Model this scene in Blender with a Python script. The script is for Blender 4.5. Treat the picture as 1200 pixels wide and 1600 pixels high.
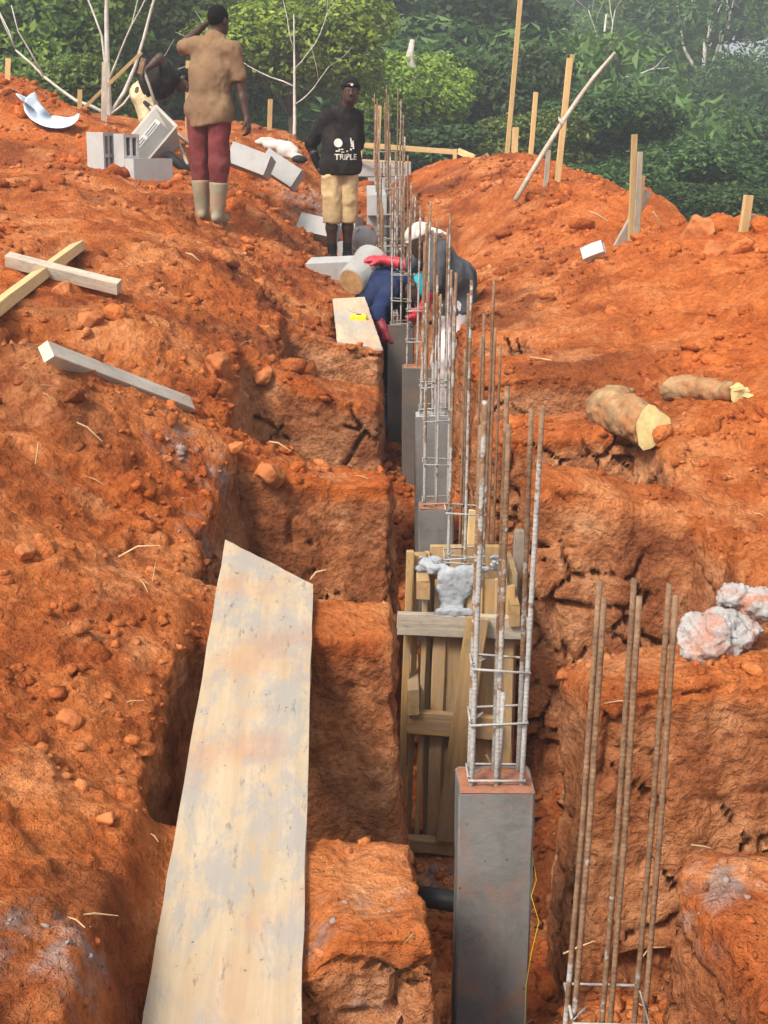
import bpy, bmesh, math, random
import numpy as np
from mathutils import Vector, Matrix, Quaternion
R = math.radians
for o in list(bpy.data.objects): bpy.data.objects.remove(o)
S = bpy.context.scene
COL = S.collection
# ------------------------------------------------------------------ camera, sky, sun, exposure
CAMZ, PITCH, FPX = 1.70, R(16.0), 2000.0          # focal length in pixels of the 1200x1600 photograph
cd = bpy.data.cameras.new('camera'); cam = bpy.data.objects.new('camera', cd); COL.objects.link(cam)
cd.sensor_fit = 'VERTICAL'; cd.sensor_height = 36.0; cd.lens = 36.0*FPX/1600.0
cd.clip_start = 0.05; cd.clip_end = 2000
cam.location = (0, 0, CAMZ); cam.rotation_euler = (math.pi/2 - PITCH, 0, 0)
S.camera = cam
S.render.resolution_x, S.render.resolution_y = 768, 1024
SUN_EL, SUN_AZ = R(48), R(-142)                      # azimuth from +Y (ahead) towards +X (right)
wd = bpy.data.worlds.new('World'); S.world = wd; wd.use_nodes = True
wn = wd.node_tree; wn.nodes.clear()
wo = wn.nodes.new('ShaderNodeOutputWorld'); wb = wn.nodes.new('ShaderNodeBackground')
sk = wn.nodes.new('ShaderNodeTexSky'); sk.sky_type = 'NISHITA'; sk.sun_disc = False
sk.sun_elevation = SUN_EL; sk.sun_rotation = SUN_AZ; sk.dust_density = 4.0; sk.air_density = 1.0; sk.altitude = 200
hs = wn.nodes.new('ShaderNodeHueSaturation'); hs.inputs['Saturation'].default_value = 0.35
wn.links.new(sk.outputs[0], hs.inputs['Color']); wn.links.new(hs.outputs[0], wb.inputs['Color'])
wb.inputs['Strength'].default_value = 0.125
wn.links.new(wb.outputs[0], wo.inputs['Surface'])
sd = bpy.data.lights.new('sun', 'SUN'); sd.energy = 2.3; sd.angle = R(14); sd.color = (1.0, 0.90, 0.76)
sun = bpy.data.objects.new('sun', sd); COL.objects.link(sun)
sv = Vector((math.sin(SUN_AZ)*math.cos(SUN_EL), math.cos(SUN_AZ)*math.cos(SUN_EL), math.sin(SUN_EL)))
sun.rotation_euler = (-sv).to_track_quat('-Z', 'Y').to_euler(); sun.location = (0, 0, 30)
S.cycles.max_bounces = 6; S.cycles.diffuse_bounces = 3; S.cycles.glossy_bounces = 2; S.cycles.transmission_bounces = 2; S.cycles.volume_bounces = 0
S.view_settings.view_transform = 'Standard'; S.view_settings.look = 'None'
S.view_settings.exposure = 1.05; S.view_settings.gamma = 1.0

# ------------------------------------------------------------------ helpers
CP, SP = math.cos(PITCH), math.sin(PITCH)
def at(px, py, Y):
    """the point of the place that the photograph shows at pixel px,py when it stands Y metres ahead"""
    xr, yr = (px-600)/FPX, (800-py)/FPX
    t = Y/(CP + yr*SP)
    return Vector((xr*t, Y, CAMZ + t*(-SP + yr*CP)))
def ppm(py, Y):
    return FPX*(CP + (800-py)/FPX*SP)/Y            # pixels per metre there
def tag(o, label=None, cat=None, group=None, kind=None):
    if label: o['label'] = label
    if cat: o['category'] = cat
    if group: o['group'] = group
    if kind: o['kind'] = kind
    return o
def empty(name, loc=(0, 0, 0), rz=0):
    o = bpy.data.objects.new(name, None); COL.objects.link(o); o.location = loc; o.rotation_euler = (0, 0, rz)
    o.empty_display_size = 0.1
    return o
def np_mesh(name, v, f, mats=(), smooth=False, attr=None, col=None):
    """mesh from vertex array and (n,3|4) face array"""
    v = np.asarray(v, np.float32); f = np.asarray(f, np.int32)
    me = bpy.data.meshes.new(name)
    me.vertices.add(len(v)); me.vertices.foreach_set('co', v.ravel())
    k = f.shape[1]
    me.loops.add(f.size); me.loops.foreach_set('vertex_index', f.ravel())
    me.polygons.add(len(f))
    me.polygons.foreach_set('loop_start', np.arange(0, f.size, k, dtype=np.int32))
    me.polygons.foreach_set('loop_total', np.full(len(f), k, np.int32))
    if smooth: me.polygons.foreach_set('use_smooth', np.ones(len(f), bool))
    me.update(calc_edges=True)
    if attr is not None:
        a = me.attributes.new('tint', 'FLOAT', 'POINT'); a.data.foreach_set('value', np.asarray(attr, np.float32))
    if col is not None:
        a = me.attributes.new('earth', 'FLOAT_COLOR', 'POINT'); a.data.foreach_set('color', np.concatenate([col, np.ones((len(col), 1))], 1).astype(np.float32).ravel())
    for m in mats: me.materials.append(m)
    return me
def link(name, me, parent=None, loc=None, rot=None):
    o = bpy.data.objects.new(name, me); COL.objects.link(o)
    if parent: o.parent = parent
    if loc is not None: o.location = loc
    if rot is not None: o.rotation_euler = rot
    return o
class MB:
    """collects simple solids into one mesh"""
    def __init__(s): s.v = []; s.f = []
    def add(s, vs, fs):
        b = len(s.v); s.v += [tuple(p) for p in vs]; s.f += [tuple(i+b for i in q) for q in fs]
    def box(s, c, d, M=None, bev=0.0, jit=0.0, rnd=None):
        hx, hy, hz = d[0]/2, d[1]/2, d[2]/2
        if bev <= 0:
            vs = [Vector((x*hx, y*hy, z*hz)) for x in (-1, 1) for y in (-1, 1) for z in (-1, 1)]
            fs = [(0,1,3,2),(4,6,7,5),(0,4,5,1),(2,3,7,6),(0,2,6,4),(1,5,7,3)]
        else:
            bm = bmesh.new(); bmesh.ops.create_cube(bm, size=1)
            for w in bm.verts: w.co = Vector((w.co.x*d[0], w.co.y*d[1], w.co.z*d[2]))
            bmesh.ops.bevel(bm, geom=bm.edges[:], offset=bev, segments=1, affect='EDGES', profile=.5)
            bm.verts.index_update()
            vs = [w.co.copy() for w in bm.verts]; fs = [[w.index for w in p.verts] for p in bm.faces]; bm.free()
        if jit and rnd: vs = [v + Vector((rnd.uniform(-jit, jit), rnd.uniform(-jit, jit), rnd.uniform(-jit, jit))) for v in vs]
        M = M or Matrix()
        s.add([Vector(c) + M @ v for v in vs], fs)
    def tube(s, pts, rad, n=8, cap=True):
        pts = [Vector(p) for p in pts]; m = len(pts)
        rads = rad if isinstance(rad, (list, tuple)) else [rad]*m
        vs = []; up = None
        for i, p in enumerate(pts):
            d = (pts[min(i+1, m-1)] - pts[max(i-1, 0)]).normalized()
            if up is None: up = d.orthogonal().normalized()
            up = (up - d*up.dot(d)).normalized() if (up - d*up.dot(d)).length > 1e-6 else d.orthogonal().normalized()
            w = d.cross(up)
            vs += [p + (up*math.cos(2*math.pi*k/n) + w*math.sin(2*math.pi*k/n))*rads[i] for k in range(n)]
        fs = [(i*n+k, i*n+(k+1) % n, (i+1)*n+(k+1) % n, (i+1)*n+k) for i in range(m-1) for k in range(n)]
        if cap: fs += [tuple(range(n))[::-1], tuple((m-1)*n+k for k in range(n))]
        s.add(vs, fs)
    def mesh(s, name, mat, smooth=False):
        me = bpy.data.meshes.new(name); me.from_pydata(s.v, [], s.f); me.update()
        if mat: me.materials.append(mat)
        bm = bmesh.new(); bm.from_mesh(me); bmesh.ops.recalc_face_normals(bm, faces=bm.faces); bm.to_mesh(me); bm.free()
        if smooth: me.polygons.foreach_set('use_smooth', [True]*len(me.polygons))
        return me
    def build(s, name, mat, parent=None, smooth=False, loc=None, rot=None):
        return link(name, s.mesh(name, mat, smooth), parent, loc, rot)

# ---- noise in numpy
def hsh(i, j, k, seed):
    with np.errstate(over='ignore'):
        h = (i.astype(np.uint32)*np.uint32(374761393) + j.astype(np.uint32)*np.uint32(668265263)
             + k.astype(np.uint32)*np.uint32(2147483647 & 0x7feb352d) + np.uint32((seed*144665 + 977) & 0xffffffff))
        h ^= h >> np.uint32(13); h *= np.uint32(1274126177); h ^= h >> np.uint32(16); h *= np.uint32(0x85ebca6b); h ^= h >> np.uint32(13)
    return (h & np.uint32(0xffffff)).astype(np.float32)/np.float32(16777216.0)
def vnoise(p, seed=0):
    """value noise -1..1 at points (n,3)"""
    q = np.floor(p); f = (p-q).astype(np.float32); q = q.astype(np.int64)
    f = f*f*f*(f*(f*6-15)+10); i, j, k = q[:, 0], q[:, 1], q[:, 2]; out = 0
    for a in (0, 1):
        fx = f[:, 0] if a else 1-f[:, 0]
        for b in (0, 1):
            fy = f[:, 1] if b else 1-f[:, 1]
            for c in (0, 1):
                fz = f[:, 2] if c else 1-f[:, 2]
                out = out + hsh(i+a, j+b, k+c, seed)*fx*fy*fz
    return out*2-1
def fbm(p, octv=4, seed=0, gain=.5, lac=2.03):
    s = 0; a = 1.0; t = 0
    for o in range(octv):
        s = s + a*vnoise(p*(lac**o) + o*17.3, seed+o); t += a; a *= gain
    return s/t
def worley(p, seed=0):
    """returns F1, F2, id-random, vector to nearest feature"""
    q = np.floor(p).astype(np.int64); n = len(p)
    f1 = np.full(n, 9, np.float32); f2 = np.full(n, 9, np.float32); rid = np.zeros(n, np.float32); vec = np.zeros((n, 3), np.float32)
    for a in (-1, 0, 1):
        for b in (-1, 0, 1):
            for c in (-1, 0, 1):
                i, j, k = q[:, 0]+a, q[:, 1]+b, q[:, 2]+c
                hx, hy, hz = hsh(i, j, k, seed), hsh(i, j, k, seed+11), hsh(i, j, k, seed+23)
                d = np.stack([p[:, 0]-(i+hx), p[:, 1]-(j+hy), p[:, 2]-(k+hz)], 1).astype(np.float32)
                r = np.sqrt((d*d).sum(1)); near = r < f1
                f2 = np.where(near, f1, np.minimum(f2, r)); f1 = np.where(near, r, f1)
                rid = np.where(near, hsh(i, j, k, seed+37), rid); vec[near] = d[near]
    return f1, f2, rid, vec
def facets(p, seed=0, curve=.55, tilt=.9):
    """continuous chunky relief, about -.5..1: the highest of tilted lumps, creased where they meet"""
    q = np.floor(p).astype(np.int64); out = np.full(len(p), -9, np.float32)
    for a in (-1, 0, 1):
        for b in (-1, 0, 1):
            for c in (-1, 0, 1):
                i, j, k = q[:, 0]+a, q[:, 1]+b, q[:, 2]+c; h = [hsh(i, j, k, seed+s_) for s_ in (0, 11, 23, 31, 43, 57, 71)]
                dx, dy, dz = p[:, 0]-(i+h[0]), p[:, 1]-(j+h[1]), p[:, 2]-(k+h[2])
                v = h[3]*.7 + tilt*((h[4]-.5)*dx + (h[5]-.5)*dy + (h[6]-.5)*dz) - curve*(dx*dx+dy*dy+dz*dz)
                out = np.maximum(out, v)
    return out
def sstep(a, b, x): t = np.clip((x-a)/(b-a), 0, 1); return t*t*(3-2*t)
def smin(a, b, k): h = np.maximum(k-np.abs(a-b), 0)/k; return np.minimum(a, b) - h*h*k*.25
def smax(a, b, k): return -smin(-a, -b, k)
def surface_nets(vol, X, Y, Z):
    """isosurface of vol = 0 (negative = solid) on a rectangular grid"""
    s = vol < 0; nx, ny, nz = vol.shape
    cnt = np.zeros((nx-1, ny-1, nz-1), np.int8); sl = lambda a, n: slice(a, n-1+a)
    for a in (0, 1):
        for b in (0, 1):
            for c in (0, 1): cnt += s[sl(a, nx), sl(b, ny), sl(c, nz)]
    act = (cnt > 0) & (cnt < 8); I, J, K = np.nonzero(act); n = len(I)
    idx = np.full(act.shape, -1, np.int32); idx[act] = np.arange(n, dtype=np.int32)
    acc = np.zeros((n, 3), np.float32); num = np.zeros(n, np.float32)
    cor = [(a, b, c) for a in (0, 1) for b in (0, 1) for c in (0, 1)]
    val = {c: vol[I+c[0], J+c[1], K+c[2]] for c in cor}
    for c in cor:
        for ax in range(3):
            if c[ax] == 0:
                d = list(c); d[ax] = 1; d = tuple(d); v0, v1 = val[c], val[d]
                m = (v0 < 0) != (v1 < 0); t = np.where(m, v0/np.where(m, v0-v1, 1), 0)
                for q in range(3): acc[:, q] += np.where(m, c[q] + (t if q == ax else 0), 0)
                num += m
    acc /= num[:, None]
    lin = lambda A, i, f: A[i] + f*(A[i+1]-A[i])
    v = np.stack([lin(X, I, acc[:, 0]), lin(Y, J, acc[:, 1]), lin(Z, K, acc[:, 2])], 1)
    F = []
    def quads(ax):
        o = [slice(1, -1)]*3; o[ax] = slice(0, -1); p = list(o); p[ax] = slice(1, None)
        s0, s1 = s[tuple(o)], s[tuple(p)]; e = s0 != s1; i, j, k = np.nonzero(e); flip = s1[e]
        b = [i, j, k]
        for q in range(3):
            if q != ax: b[q] = b[q]+1
        u, w = (ax+1) % 3, (ax+2) % 3
        def g(du, dw):
            c = list(b); c[u] = c[u]-du; c[w] = c[w]-dw; return idx[c[0], c[1], c[2]]
        q = np.stack([g(1, 1), g(0, 1), g(0, 0), g(1, 0)], 1)
        q[flip] = q[flip][:, ::-1]
        F.append(q)
    for ax in range(3): quads(ax)
    f = np.concatenate(F); f = f[(f >= 0).all(1)]
    return v, f
def vnormals(v, f):
    n = np.zeros_like(v, dtype=np.float64)
    a = np.cross(v[f[:, 2]]-v[f[:, 0]], v[f[:, 3]]-v[f[:, 1]]) if f.shape[1] == 4 else np.cross(v[f[:, 1]]-v[f[:, 0]], v[f[:, 2]]-v[f[:, 0]])
    for c in range(f.shape[1]):
        for q in range(3): n[:, q] += np.bincount(f[:, c], a[:, q], len(v))
    l = np.linalg.norm(n, axis=1, keepdims=True); l[l == 0] = 1
    return (n/l).astype(np.float32)

# ---- materials
class NT:
    def __init__(s, m): s.t = m.node_tree; s.t.nodes.clear()
    def n(s, ty, **k):
        o = s.t.nodes.new(ty)
        for a, b in k.items(): setattr(o, a, b)
        return o
    def set(s, node, **k):
        for a, b in k.items():
            key = a.replace('_', ' ')
            if isinstance(b, bpy.types.NodeSocket): s.t.links.new(b, node.inputs[key])
            else: node.inputs[key].default_value = b
        return node
    def lk(s, a, b): s.t.links.new(a, b)
    def pos(s): return s.n('ShaderNodeNewGeometry').outputs['Position']
    def obj(s): return s.n('ShaderNodeTexCoord').outputs['Object']
    def scl(s, vec, sc):
        m = s.n('ShaderNodeMapping'); s.lk(vec, m.inputs['Vector']); m.inputs['Scale'].default_value = sc if hasattr(sc, '__len__') else (sc,)*3; return m.outputs[0]
    def noise(s, vec, scale, detail=4, rough=.55, dist=0):
        m = s.n('ShaderNodeTexNoise'); s.lk(vec, m.inputs['Vector']); m.inputs['Scale'].default_value = scale
        m.inputs['Detail'].default_value = detail; m.inputs['Roughness'].default_value = rough; m.inputs['Distortion'].default_value = dist
        return m.outputs['Fac']
    def voro(s, vec, scale, feat='F1', out='Distance'):
        m = s.n('ShaderNodeTexVoronoi', feature=feat); s.lk(vec, m.inputs['Vector']); m.inputs['Scale'].default_value = scale; return m.outputs[out]
    def ramp(s, fac, stops):
        r = s.n('ShaderNodeValToRGB'); s.lk(fac, r.inputs['Fac']); e = r.color_ramp.elements
        while len(e) < len(stops): e.new(.5)
        for q, (p, c) in zip(e, stops): q.position = p; q.color = tuple(c)+(1,) if len(c) == 3 else c
        return r.outputs['Color']
    def rng(s, fac, a, b, c=0, d=1):
        r = s.n('ShaderNodeMapRange'); s.lk(fac, r.inputs['Value']); r.inputs[1].default_value = a; r.inputs[2].default_value = b; r.inputs[3].default_value = c; r.inputs[4].default_value = d; return r.outputs[0]
    def math(s, op, a, b=0):
        m = s.n('ShaderNodeMath', operation=op)
        for i, x in enumerate((a, b)):
            if isinstance(x, bpy.types.NodeSocket): s.lk(x, m.inputs[i])
            else: m.inputs[i].default_value = x
        return m.outputs[0]
    def mix(s, fac, a, b, mode='MIX'):
        m = s.n('ShaderNodeMix', data_type='RGBA', blend_type=mode)
        for i, x in ((0, fac), (6, a), (7, b)):
            if isinstance(x, bpy.types.NodeSocket): s.lk(x, m.inputs[i])
            else: m.inputs[i].default_value = (tuple(x)+(1,) if hasattr(x, '__len__') and len(x) == 3 else x)
        return m.outputs[2]
    def bump(s, h, strength=.5, dist=.01, prev=None):
        b = s.n('ShaderNodeBump'); s.lk(h, b.inputs['Height']); b.inputs['Strength'].default_value = strength; b.inputs['Distance'].default_value = dist
        if prev is not None: s.lk(prev, b.inputs['Normal'])
        return b.outputs[0]
    def out(s, color, rough=.9, normal=None, spec=.2, metal=0, sss=None):
        p = s.n('ShaderNodeBsdfPrincipled'); o = s.n('ShaderNodeOutputMaterial')
        for key, x in (('Base Color', color), ('Roughness', rough), ('Specular IOR Level', spec), ('Metallic', metal)):
            if isinstance(x, bpy.types.NodeSocket): s.lk(x, p.inputs[key])
            else: p.inputs[key].default_value = (tuple(x)+(1,) if hasattr(x, '__len__') and len(x) == 3 else x)
        if normal is not None: s.lk(normal, p.inputs['Normal'])
        s.lk(p.outputs[0], o.inputs['Surface']); return p
def newmat(name):
    m = bpy.data.materials.new(name); m.use_nodes = True; return m, NT(m)
# ------------------------------------------------------------------ materials
def soil_mat(name, clod=False):
    m, t = newmat(name); p = t.pos(); fine = t.noise(p, 24, 4, .68)
    a = t.n('ShaderNodeAttribute', attribute_name='earth')
    col = t.mix(1, a.outputs['Color'], t.ramp(fine, [(.28, (.66, .60, .58)), (.5, (1, 1, 1)), (.72, (1.30, 1.42, 1.55))]), 'MULTIPLY')
    h = t.math('ADD', t.math('MULTIPLY', t.voro(p, 42), -.7), t.noise(p, 75, 4, .75))
    n = t.bump(h, .9, .020)
    if not clod: n = t.bump(fine, .6, .035, n)
    t.out(col, .96, n, .08)
    return m
def soil_color(P, cut):
    """colour of the earth itself at points: loose red spoil, damp dark patches, dry pale crusts, tan undisturbed clay on the cuts, cement slurry"""
    L_ = lambda x, stops: np.stack([np.interp(x, [q[0] for q in stops], [q[1][k] for q in stops]) for k in range(3)], 1)
    mx = lambda a, b, f: a*(1-f[:, None]) + np.asarray(b)*f[:, None]
    mid = fbm(P*2.7, 4, 201, .6); big = fbm(P*.6, 3, 205); fin = fbm(P*9, 3, 209, .6)
    c = L_(mid+.25*fin, [(-.5, (.21, .056, .020)), (-.1, (.36, .105, .033)), (.2, (.45, .150, .050)), (.55, (.54, .225, .095))])
    c = mx(c, L_(fin, [(-.5, (.36, .085, .020)), (.5, (.52, .150, .040))]), .7*sstep(-.05, .35, big))
    c = mx(c, (.150, .046, .021), .65*sstep(.08, .38, fbm(P*1.4+3, 4, 213, .6)))
    c = mx(c, (.60, .27, .125), .55*sstep(.10, .42, fbm(P*3.6+9, 4, 217, .65)))
    c = mx(c, L_(fin+.3*mid, [(-.5, (.40, .095, .022)), (.5, (.58, .170, .045))]), .6*sstep(1.1, 1.9, P[:, 0]+.25*big))          # fresh spoil heaped on the right
    c = c*np.array([1.04, .95, .82])
    c = mx(c, L_(mid+.4*fin, [(-.45, (.28, .098, .040)), (0, (.43, .175, .074)), (.4, (.56, .275, .135))]), .8*cut)
    c = mx(c, (.20, .062, .026), .5*sstep(.05, .3, fbm(P*np.array([3, 3, 1.2]), 3, 221))*cut)
    nz = fbm(P*6, 3, 225, .6); sp = np.zeros(len(P))
    for (q, r, so) in SPILLS: sp = np.maximum(sp, 1-sstep(r*.5, r*1.25, np.linalg.norm(P-np.array(q), axis=1)+nz*so*1.2))
    return mx(c, (.30, .235, .205), .75*sp*sstep(-.15, .35, fbm(P*21, 3, 229)))
def wood_mat(name, a, b, grain=(1.5, 26, 26), dirt=.3, dirtcol=(.30, .27, .24), seed=0., soil=.0):
    """boards are modelled with their length along local X"""
    m, t = newmat(name); o = t.obj()
    ad = t.n('ShaderNodeVectorMath', operation='ADD'); t.lk(o, ad.inputs[0])
    oi = t.n('ShaderNodeObjectInfo'); cb = t.n('ShaderNodeCombineXYZ')
    r = t.math('MULTIPLY', oi.outputs['Random'], 37.0); t.lk(r, cb.inputs[0]); t.lk(r, cb.inputs[1]); cb.inputs[2].default_value = seed
    t.lk(cb.outputs[0], ad.inputs[1]); v = ad.outputs[0]
    g = t.rng(t.noise(t.scl(v, grain), 1.0, 6, .65, .35), .32, .68); s2 = t.noise(t.scl(v, (3.2, 7.5, 7.5)), 1.0, 9, .80, .3); s3 = t.noise(t.scl(v, (11, 40, 40)), 1.0, 5, .7)
    col = t.mix(g, a, b)
    col = t.mix(t.rng(s2, .46, .56, 0, dirt), col, dirtcol)
    col = t.mix(t.rng(s3, .60, .70, 0, dirt*.9), col, tuple(c*.42 for c in dirtcol))
    col = t.mix(t.rng(t.noise(v, 31, 3, .8), .66, .74, 0, min(1, dirt*1.2)), col, (.10, .075, .055))
    if soil: col = t.mix(t.rng(t.noise(v, 3.1, 5, .6), .50, .72, 0, soil), col, (.50, .20, .09))
    vv = t.rng(oi.outputs['Random'], 0, 1, .72, 1.12); hv = t.n('ShaderNodeHueSaturation'); t.lk(col, hv.inputs['Color']); t.lk(vv, hv.inputs['Value']); col = hv.outputs[0]
    n = t.bump(t.math('ADD', g, t.math('MULTIPLY', s3, .5)), .35, .004)
    t.out(col, .85, n, .15)
    return m
def conc_mat(name, a, b, stain=(.20, .18, .16), red=.0, rough=.9, bump=.35, sc=1.0, mott=0, speck=0, pit=0):
    m, t = newmat(name); o = t.pos()
    n1 = t.noise(o, 3.2*sc, 6, .62, .4); n2 = t.noise(o, 26*sc, 6, .7); n3 = t.noise(t.scl(o, (9*sc, 9*sc, 1.6*sc)), 1, 5, .6)
    col = t.mix(t.rng(n1, .3, .7), a, b)
    col = t.mix(t.rng(n3, .52, .75, 0, .45), col, stain)
    col = t.mix(t.rng(n2, .55, .8, 0, .35), col, tuple(min(1, c*1.18) for c in b))
    if mott: col = t.mix(t.rng(t.noise(o, 9*sc, 6, .72, .2), .52, .70, 0, mott), col, tuple(c*.45 for c in a))
    if red: col = t.mix(t.rng(t.noise(o, 5.5*sc, 5, .68, .8), .50, .68, 0, red), col, (.40, .135, .055))
    if speck: col = t.mix(t.rng(t.voro(o, 85, 'F1', 'Distance'), .05, .35, speck, 0), col, (.12, .11, .105))
    if pit: col = t.mix(t.math('MULTIPLY', t.rng(t.voro(o, 21), .06, .13, 1, 0), t.rng(n1, .42, .58, 0, pit)), col, (.035, .03, .028))  # air holes are colour only: their shade painted as dark spots
    v = t.voro(o, 55*sc); pits = t.rng(v, .0, .12, 0, 1)
    n = t.bump(t.math('ADD', n2, t.math('MULTIPLY', pits, .35)), bump, .006)
    t.out(col, rough, n, .15)
    return m
def flat_mat(name, col, rough=.85, spec=.15, var=.25, sc=14, bump=.25, metal=0, dirt=None, dirtamt=.4, dirtsc=5):
    m, t = newmat(name); o = t.pos(); n = t.noise(o, sc, 5, .62)
    c = t.mix(t.rng(n, .3, .7), tuple(x*(1-var) for x in col), tuple(min(1, x*(1+var)) for x in col))
    if dirt: c = t.mix(t.rng(t.noise(o, dirtsc, 5, .65, .5), .45, .66, 0, dirtamt), c, dirt)
    t.out(c, rough, t.bump(t.noise(o, sc*6, 4, .6), bump, .004), spec, metal)
    return m
def rebar_mat():
    m, t = newmat('rebar_steel'); p = t.pos(); o = t.obj()
    rust = t.ramp(t.noise(p, 38, 5, .65), [(.25, (.085, .045, .028)), (.5, (.20, .115, .065)), (.75, (.31, .20, .12))])
    a = t.n('ShaderNodeAttribute', attribute_name='tint')
    cem = t.ramp(t.noise(p, 60, 5, .7), [(.3, (.24, .23, .215)), (.7, (.44, .42, .39))])
    fac = t.rng(t.math('ADD', a.outputs['Fac'], t.rng(t.noise(p, 17, 4, .65), .3, .7, -.55, .55)), .42, .58)
    rib = t.n('ShaderNodeTexWave', wave_type='BANDS', bands_direction='Z'); t.lk(p, rib.inputs['Vector']); rib.inputs['Scale'].default_value = 26
    t.out(t.mix(fac, rust, cem), .75, t.bump(rib.outputs['Fac'], .18, .003, t.bump(t.noise(p, 120, 3), .4, .004)), .3)
    return m
SPILLS = [(tuple(at(270, 700, 5.1)), .16, .12), (tuple(at(318, 760, 5.1)), .15, .12), (tuple(at(325, 840, 4.7)), .16, .14), (tuple(at(575, 1500, 2.5)), .13, .10), (tuple(at(590, 1560, 2.48)), .12, .09),
          (tuple(at(80, 1480, 2.1)), .11, .10), (tuple(at(120, 1530, 2.05)), .10, .10), (tuple(at(1110, 1380, 2.35)), .10, .05), (tuple(at(490, 300, 13.6)), .45, .2), (tuple(at(500, 330, 13)), .35, .2), (tuple(at(660, 1350, 4.6)), .30, .15), (tuple(at(1060, 1480, 2.2)), .10, .08)]
M = {}
M['soil'] = soil_mat('red_laterite_earth'); M['clod'] = soil_mat('red_laterite_clods', True)
M['clodbig'] = flat_mat('earth_lump_tan', (.42, .150, .055), .96, .08, .3, 8, .9, dirt=(.33, .10, .032), dirtamt=.8, dirtsc=6)
M['board'] = wood_mat('plywood_offcut_worn', (.47, .35, .22), (.58, .47, .33), (1.2, 16, 16), .8, (.36, .34, .315), 1, .45)
M['paleboard'] = wood_mat('whitened_timber', (.47, .42, .345), (.60, .55, .46), (1.6, 26, 26), .45, (.36, .33, .29), 6, .2)
M['pine'] = wood_mat('sawn_pine_fresh', (.52, .33, .14), (.63, .45, .22), (1.6, 30, 30), .30, (.38, .26, .15), 2)
M['pineold'] = wood_mat('sawn_pine_grey', (.37, .31, .24), (.55, .48, .38), (1.6, 30, 30), .6, (.28, .25, .22), 3)
M['form'] = wood_mat('formwork_timber', (.30, .18, .075), (.50, .33, .145), (1.8, 26, 26), .55, (.27, .23, .19), 4, .25)
M['column'] = conc_mat('column_concrete', (.135, .135, .13), (.22, .215, .205), (.09, .085, .08), .30, .85, .6, 1.0, .45, 0, .9)
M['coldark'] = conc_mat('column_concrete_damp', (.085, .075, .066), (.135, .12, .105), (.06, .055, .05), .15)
M['topred'] = conc_mat('column_top_red_dust', (.26, .10, .055), (.36, .17, .11), (.17, .06, .03), .6, .95, 1.0, 3.0, .5)
M['block'] = conc_mat('hollow_block_concrete', (.33, .335, .33), (.43, .43, .42), (.27, .26, .245), .14, .95, .5)
M['wetcem'] = conc_mat('wet_cement', (.25, .27, .29), (.36, .38, .40), (.20, .21, .22), .0, .65, .7, 1.8)
M['rubble'] = conc_mat('concrete_lump', (.30, .29, .285), (.44, .425, .415), (.24, .17, .145), .95, .97, 1.0, 1.0, .3, .5)
M['crumb'] = conc_mat('cement_crumb', (.21, .18, .165), (.30, .26, .24), (.17, .11, .08), .6, .97, .8, 1.6)
M['rebar'] = rebar_mat()
M['dark'] = flat_mat('dark_rubber_and_shade', (.02, .02, .022), .6)  # wheel and grip rubber, painted sack mouth shade, dark bucket patch
# ------------------------------------------------------------------ the ground: red earth banks with the footing trench
CPTS = [(0,1600,1.87),(150,1600,1.95),(0,1400,2.25),(0,1200,2.72),(0,1000,3.3),(0,800,4.04),(0,650,4.75),(0,525,5.1),(100,560,5.15),(200,612,5.2),(300,662,5.25),
 (150,1200,2.9),(250,1200,3.05),(150,900,3.8),(300,900,4.2),(150,650,4.9),(300,760,5.0),(200,500,6.2),(350,560,6.5),(100,480,6.6),(0,420,7.4),
 (200,380,8.2),(400,450,8.6),(0,320,9.5),(130,285,10.5),(325,345,10.75),(295,325,10.95),(400,330,11.5),(455,345,12.2),(500,440,10.3),(480,530,8.6),
 (0,250,12.5),(0,138,14),(60,150,14.2),(100,185,14),(140,190,14.3),(200,215,14.5),(280,235,13),(250,252,12.6),(170,279,11.9),(230,285,11.7),(340,200,16),(380,200,16),(440,207,16.5),(480,232,15.5),(480,290,14),(540,330,13.6),(566,335,15.5),(560,318,17.2),
 (560,535,8.2),(522,408,12.9),(548,404,12.9),(515,428,11.6),(505,395,12.7),(540,425,12.0),(560,612,7.1),(540,740,5.7),(560,935,4.1),(600,1320,2.83),(640,1420,2.5),
 (1200,1390,2.35),(1100,1385,2.35),(1200,1000,3.75),(1140,1050,3.42),(1000,1062,3.42),(1000,1010,3.75),(900,1040,3.75),(1200,850,4.6),(1100,800,5.1),(1200,700,5.5),(1200,600,6.3),(1200,500,7.3),(1200,400,8.6),(1200,348,9.6),
 (1000,600,6.8),(1000,500,7.9),(1000,400,9.6),(1100,368,10.6),(1000,325,12),(960,292,13.5),(900,285,13),(800,237,15),(850,262,14.2),(660,262,17),(720,248,16.5),(740,330,13),(850,400,10.8),(780,420,10.3),(900,540,7.8),(900,655,6.3),(900,742,5.15),(880,740,5.15),(940,700,5.75),(1085,870,4.75),(800,556,7.5),(780,500,8.6),(760,462,9.5)]
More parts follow.
